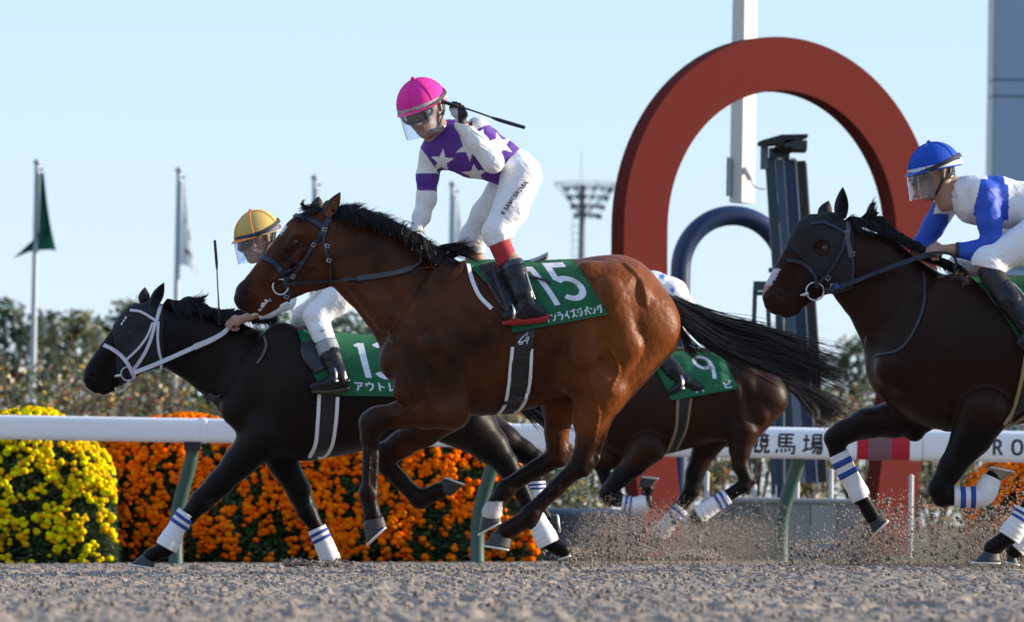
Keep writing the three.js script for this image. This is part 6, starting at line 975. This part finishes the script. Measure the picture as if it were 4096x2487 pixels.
// ===== rider of the horse on the right =====
{
  const armN = [[3928, 778, 84, 62], [3952, 890, 118, 49], [3958, 985, 132, 42], [3890, 1008, 128, 40], [3806, 1000, 116, 29]], armF = [[3800, 800, -78, 54], [3740, 900, -96, 44], [3692, 972, -80, 38], [3700, 1000, -40, 28]];
  const legN = [[4220, 890, 76, 92], [4080, 985, 120, 76], [3940, 1050, 152, 60], [3958, 1110, 186, 48], [4010, 1190, 220, 46]], legF = [[4210, 880, -76, 88], [4020, 990, -120, 66], [3860, 1058, -150, 54], [3880, 1120, -180, 46]];
  const T = [[4210, 850, 0, 96, 1.05], [4110, 820, 0, 92, .98], [3990, 806, 0, 104, .95], [3900, 792, 0, 98, .95], [3868, 776, 0, 74, 1]];
  const A = rider({
    label: 'jockey in white and blue silks with blue cap riding the rightmost horse', D: 31.4, x0: 3990, y0: 2320, cell: 7, fine: 4.4, torso: T, arms: [armN, armF], legs: [legN, legF], pelvis: [[4220, 866, 0, 98, 1.1], [4200, 850, 0, 94, 1.05]], thighs: [legN.slice(0, 4), legF.slice(0, 4)],
    hands: [[[3745, 1000, 112], [0.1, 0.5, 0.85], [-0.9, 0.1, 0.1], [0.1, 0.85, -0.45], 1.05], [[3690, 1002, 10], [0.1, 0.4, 0.9], [-0.95, -0.05, 0.1], [0.1, 0.9, -0.35], 1.0]],
    neck: [[3850, 770, 0, 50], [3790, 730, 0, 46]], head: [3738, 690, 10], F: [-0.93, -0.26, 0.24], U: [-0.12, 1, 0.02], s: 1.09,
    shirtClip: (x, y, z) => Math.max(z > 60 && y > 940 ? 3814 - x : -1e3, x < 3720 && y > 930 && z < 0 ? 985 - 1e3 : -1e3, x - 4190, x < 3845 && y < 790 ? (3826 - x) * 0.8 + (y - 790) * 0.2 : -1e3), shirtBones: (F) => { F.add(3850, 775, 0, 60, 3830, 760, 0, 56, 1, 14); },
    breechClip: (x, y, z) => z > 0 ? (y - 1072) * 0.85 - (x - 3930) * 0.2 - 4 : y - 1100,
    paint: (x, y, z, o) => { const arm = (z > 74 && (x - 3888) > (y < 830 ? (830 - y) * 0.25 : 0)) || (y > 905 && x < 3990) || (z < -50 && x < 3800 && y > 800) || (x < 3800 && y > 850 && z < 0); if (arm && x > 3812 && x < 3828 && y > 950 && z > 60) return set(o, [0.02, 0.03, 0.05]); set(o, arm && !(x > 4030 && y < 900) ? BLUE : x > 3948 && x < 4016 && z > -90 && y < 860 ? BLUE : WHITE); },
    collar: { pts: [[3872, 782, 0], [3842, 764, 0], [3818, 748, 0]], r: [66, 60, 50], c: [0.7, 0.7, 0.72] },
    gear: { cap: [0.012, 0.075, 0.46], seam: [0.010, 0.06, 0.38], band: [0.62, 0.68, 0.80], peak: [0.015, 0.07, 0.42], visor: 88 },
    boots: [{ shin: [[3960, 1120, 190, 50], [4020, 1210, 232, 50], [4090, 1310, 262, 42], [4108, 1342, 268, 38]], foot: [[4110, 1348, 270, 36], [4070, 1378, 274, 27]], top: (x, y) => -(y - 1140) * 0.8 - (x - 3990) * 0.6, extra: (A, m) => { A.add('sock', A.tube([[3944, 1078, 160], [3966, 1124, 188], [4010, 1184, 214]], [50, 50, 48], 10, 16), M.black, m); A.add('zip', A.tube([[4034, 1138, 236], [4070, 1180, 250], [4096, 1220, 262]], [3], 8, 5), M.steel, m); } }, { shin: [[3880, 1110, -184, 46], [3960, 1230, -236, 44], [4010, 1310, -256, 36]], foot: [[4010, 1316, -258, 34], [3960, 1348, -262, 26]] }],
  });
}
// ===== rider of the leading horse =====
{
  const armN = [[1140, 1050, 66, 48], [1160, 1140, 96, 39], [1150, 1204, 104, 34], [1080, 1240, 104, 30], [1000, 1268, 98, 23]], armF = [[1110, 1050, -60, 46], [1080, 1150, -80, 37], [1040, 1210, -70, 31], [980, 1250, -20, 23]];
  const legN = [[1440, 1120, 62, 76], [1350, 1196, 96, 62], [1268, 1266, 124, 48], [1288, 1330, 150, 39], [1320, 1390, 170, 40], [1352, 1470, 206, 35]], legF = [[1425, 1112, -60, 74], [1310, 1190, -96, 56], [1212, 1262, -122, 46], [1240, 1340, -150, 38]];
  const A = rider({
    label: 'jockey in yellow cap half hidden behind the head of the bay', D: 34.2, x0: 1250, y0: 2300, cell: 8, fine: 7, torso: [[1430, 1110, 0, 80, 1.05], [1330, 1070, 0, 76, 1], [1220, 1040, 0, 84, .95], [1150, 1030, 0, 76, .95]], arms: [armN, armF], legs: [legN, legF], pelvis: [[1436, 1112, 0, 82, 1.1], [1410, 1100, 0, 78, 1.05]], thighs: [legN.slice(0, 5), legF.slice(0, 4)],
    hands: [[[948, 1284, 92], [0.3, 0.3, 0.85], [-0.85, 0.35, 0.1], [0.2, 0.85, -0.45], 0.98], [[930, 1268, 20], [0.3, 0.3, 0.85], [-0.85, 0.3, 0.1], [0.2, 0.85, -0.4], 0.92]],
    neck: [[1110, 1030, 0, 42], [1060, 985, 0, 38]], head: [1030, 952, 30], F: [-0.80, -0.34, 0.48], U: [-0.16, 1, 0.05], s: 0.98,
    shirtClip: (x, y, z) => Math.max(y > 1180 ? 978 - x + (z > 40 ? 62 : 0) : -1e3, x - 1400), breechClip: (x, y, z) => z > 0 ? (y - 1366) * 0.92 + (x - 1300) * 0.3 : y - 1350,
    paint: (x, y, z, o) => set(o, [0.76, 0.78, 0.86]), gear: { cap: [0.58, 0.41, 0.13], seam: [0.80, 0.28, 0.05], band: [0.03, 0.05, 0.14], peak: [0.80, 0.24, 0.04], visor: 86 },
    boots: [{ shin: [[1308, 1372, 166, 42], [1330, 1430, 188, 41], [1358, 1500, 214, 36], [1366, 1522, 220, 32]], foot: [[1366, 1526, 222, 31], [1330, 1540, 226, 27], [1262, 1552, 230, 19]], top: (x, y) => -(y - 1366 + (x - 1320) * 0.3), extra: (A, m) => { A.add('cuff', A.tube([[1308, 1374, 166], [1326, 1422, 184]], [45, 44], 6, 18), S({ color: col(0.30, 0.31, 0.34), roughness: 0.35 }), m); A.add('heel', A.tube([[1370, 1522, 220], [1400, 1540, 222]], [30, 20], 6, 10), M.leatherBoot, m); A.add('sole', A.tube([[1254, 1568, 230], [1330, 1568, 226], [1404, 1556, 222]], [8, 12, 9], 10, 8, 1.4), S({ color: col(0.06, 0.04, 0.03), roughness: 0.6 }), m); A.add('zip', A.tube([[1364, 1440, 212], [1378, 1480, 220], [1390, 1510, 226]], [3], 8, 5), M.steel, m); } }, { shin: [[1240, 1350, -156, 38], [1290, 1440, -196, 36], [1320, 1510, -214, 31]], foot: [[1320, 1514, -216, 29], [1270, 1544, -220, 22]] }],
  });
  { const [c, x] = canvas(256, 96); x.clearRect(0, 0, 256, 96); x.fillStyle = '#15151c'; x.font = 'bold 70px sans-serif'; x.fillText('KAZU', 6, 74); const F = A.breeches[0], pos = [], uv = [], idx = [], NU = 10, NV = 3; for (let j = 0; j <= NV; j++) for (let i = 0; i <= NU; i++) { const u = i / NU, v = j / NV, px = 1282 + u * 36 + v * 3, py = 1322 - u * 8 + v * 13, z = (F.surf(px, py) ?? 180) + 3, w = A.l(px, py, z); pos.push(w.x, w.y, w.z); uv.push(u, 1 - v); } for (let j = 0; j < NV; j++) for (let i = 0; i < NU; i++) { const a = j * (NU + 1) + i; idx.push(a, a + NU + 1, a + 1, a + 1, a + NU + 1, a + NU + 2); } A.add('lettering', geoFrom(pos, idx, null, uv), S({ map: tex(c), transparent: true, roughness: 0.7 }), A.breeches[1]); }
  whip('black riding whip standing upright above the neck of the leading horse', [[880, 1300, 60], [878, 1250, 58], [873, 1160, 56], [868, 1060, 54], [860, 962, 52]], 4.5, 34.2);
}
// ===== rider of the horse at the back =====
{
  const armN = [[2560, 1170, 50, 38], [2540, 1260, 76, 30], [2470, 1300, 70, 22]], armF = [[2550, 1170, -50, 38], [2520, 1260, -70, 30], [2460, 1300, -40, 22]];
  const legN = [[2730, 1250, 44, 60], [2660, 1320, 76, 50], [2600, 1370, 98, 40], [2640, 1430, 120, 32], [2690, 1490, 140, 30]], legF = [[2720, 1246, -44, 58], [2650, 1320, -76, 48], [2590, 1366, -98, 38], [2630, 1430, -120, 30]];
  rider({
    label: 'jockey in white silks with blue stars bent low behind the rump of the bay', D: 44.6, x0: 2660, y0: 2250, cell: 8, fine: 6, torso: [[2726, 1238, 0, 62, 1.05], [2684, 1176, 0, 66, 1], [2610, 1150, 0, 66, .95], [2560, 1152, 0, 58, .95]], arms: [armN, armF], legs: [legN, legF], pelvis: [[2724, 1240, 0, 64, 1.1], [2716, 1224, 0, 62, 1.05]], thighs: [legN.slice(0, 4), legF.slice(0, 4)],
    hands: [[[2440, 1310, 60], [0.3, 0.3, 0.85], [-0.85, 0.35, 0.1], [0.2, 0.85, -0.45], 0.72], [[2436, 1310, -20], [0.3, 0.3, 0.85], [-0.85, 0.3, 0.1], [0.2, 0.85, -0.4], 0.7]],
    neck: [[2530, 1150, 0, 32], [2496, 1134, 0, 30]], head: [2466, 1132, 6], F: [-0.9, -0.3, 0.2], U: [-0.3, 0.95, 0], s: 0.74, shirtClip: (x, y) => Math.max(y > 1280 ? 2466 - x : -1e3, (x - 2700) * 0.7 + (y - 1200) * 0.6 - 20), breechClip: (x, y) => y - 1400,
    paint: (x, y, z, o) => set(o, starAt(x, y, 2647, 1104, 22, 0.3) || starAt(x, y, 2600, 1150, 20, 0) || starAt(x, y, 2690, 1160, 16, 0.8) ? [0.03, 0.14, 0.55] : WHITE), gear: { cap: [0.5, 0.5, 0.5], seam: [0.4, 0.4, 0.4], band: [0.1, 0.1, 0.1], peak: [0.4, 0.4, 0.4], visor: 80 },
    boots: [{ shin: [[2640, 1424, 120, 34], [2690, 1482, 140, 34], [2734, 1528, 150, 28]], foot: [[2738, 1532, 152, 28], [2770, 1546, 152, 24], [2800, 1552, 152, 15]], extra: (A, m) => { A.add('toe', A.tube([[2736, 1534, 152], [2700, 1560, 154], [2668, 1572, 154]], [26, 20, 12], 8, 10), M.leatherBoot, m); } }, { shin: [[2630, 1424, -120, 32], [2690, 1490, -140, 32], [2730, 1524, -150, 27]], foot: [[2734, 1528, -152, 26], [2690, 1552, -152, 18]] }],
  });
}
// ---------- sand thrown up by the hooves ----------
function spray(label, sources) {
  const g = new THREE.TetrahedronGeometry(1, 1), list = [];
  for (const [x, y, D, n, vx, vy, sz, spread, time] of sources) { const o = W(x, y, D); for (let i = 0; i < n * (n > 8000 ? 3.2 : 2); i++) { const t = Math.pow(rnd(), 0.7) * time, f = Math.pow(rnd(), 0.8); const a = vx * rr(0.1, 1.3) + gauss() * 0.5, b = vy * rr(0.05, 1.15), c = gauss() * 0.8; const p = V(o.x + a * t + gauss() * spread, o.y + b * t - 4.9 * t * t + Math.abs(gauss()) * spread * 0.25, o.z + c * t + gauss() * spread * 1.4), gy = baseY(p.x, p.z); if (p.y < gy) p.y = gy + rnd() * 0.03; list.push([p, sz * Math.pow(rnd(), 2.6) * 1.0 + sz * 0.1]); } }
  for (const [x, y, D, n, vx, vy, , spread, time] of sources) { if (n > 8000) continue; const o = W(x, y, D); for (let i = 0; i < n / 18; i++) { const t = Math.pow(rnd(), 0.6) * time, p = V(o.x + (vx * rr(0.2, 1.2) + gauss() * 0.4) * t + gauss() * spread, o.y + vy * rr(0.1, 1.0) * t - 4.9 * t * t + rnd() * 0.03, o.z + gauss() * spread); if (p.y < baseY(p.x, p.z)) p.y = baseY(p.x, p.z) + 0.01; list.push([p, rr(0.007, 0.017), 0.5]); } }
  const m = new THREE.InstancedMesh(g, S({ roughness: 0.95 }), list.length), M4 = new THREE.Matrix4(), Q = new THREE.Quaternion(), E = new THREE.Euler(), c = new THREE.Color();
  list.forEach(([p, s, dk], i) => { Q.setFromEuler(E.set(rnd() * 6, rnd() * 6, rnd() * 6)); m.setMatrixAt(i, M4.compose(p, Q, V(s * rr(0.7, 1.6), s, s))); const k = rr(0.6, 1.2) * (dk || 1); m.setColorAt(i, c.setRGB(0.40 * k, 0.33 * k, 0.275 * k)); });
  m.name = numbered('sand_spray'); m.userData.kind = 'stuff'; m.userData.label = label; m.castShadow = m.receiveShadow = true; scene.add(m);
}
spray('loose sand thrown up behind the hooves of the bay and the leading horse', [[1310, 2262, 34.1, 700, 0.4, 0.5, 0.007, 0.10, 0.14], [1180, 2258, 34.3, 900, 0.25, 0.5, 0.007, 0.06, 0.12], [2260, 2230, 34.2, 900, 0.7, 0.9, 0.006, 0.10, 0.2], [2330, 2225, 36, 4200, 1.6, 2.2, 0.0042, 0.12, 0.42], [2380, 2215, 38, 3800, 1.8, 2.4, 0.004, 0.2, 0.42], [2360, 2220, 37, 26000, 1.8, 2.0, 0.0021, 0.2, 0.42]]);
spray('loose sand thrown up behind the hooves of the horse at the back', [[2640, 2205, 44.6, 3600, 1.4, 2.3, 0.0055, 0.16, 0.4], [2760, 2230, 43, 2200, 0.8, 0.7, 0.008, 0.14, 0.2], [2840, 2210, 44, 3000, 1.6, 2.4, 0.005, 0.3, 0.4], [2780, 2215, 44, 26000, 1.7, 1.9, 0.0024, 0.3, 0.4]]);
spray('loose sand flying behind and under the rightmost horse', [[3420, 2230, 34, 2600, 1.0, 2.3, 0.007, 0.16, 0.36], [3320, 2240, 35, 2000, 0.6, 1.4, 0.006, 0.3, 0.3], [3860, 2240, 33, 3000, 1.5, 2.3, 0.0065, 0.2, 0.4], [3700, 2235, 33.5, 3200, 1.8, 2.8, 0.005, 0.3, 0.44], [4020, 2250, 32, 900, 0.6, 1.0, 0.006, 0.2, 0.2], [3600, 2240, 34, 24000, 1.6, 1.9, 0.0021, 0.35, 0.4], [3900, 2250, 33, 16000, 1.4, 1.6, 0.0021, 0.25, 0.36]]);
scene.traverse((o) => { if (o.isMesh) o.castShadow = o.receiveShadow = true; });
renderer.render(scene, camera);
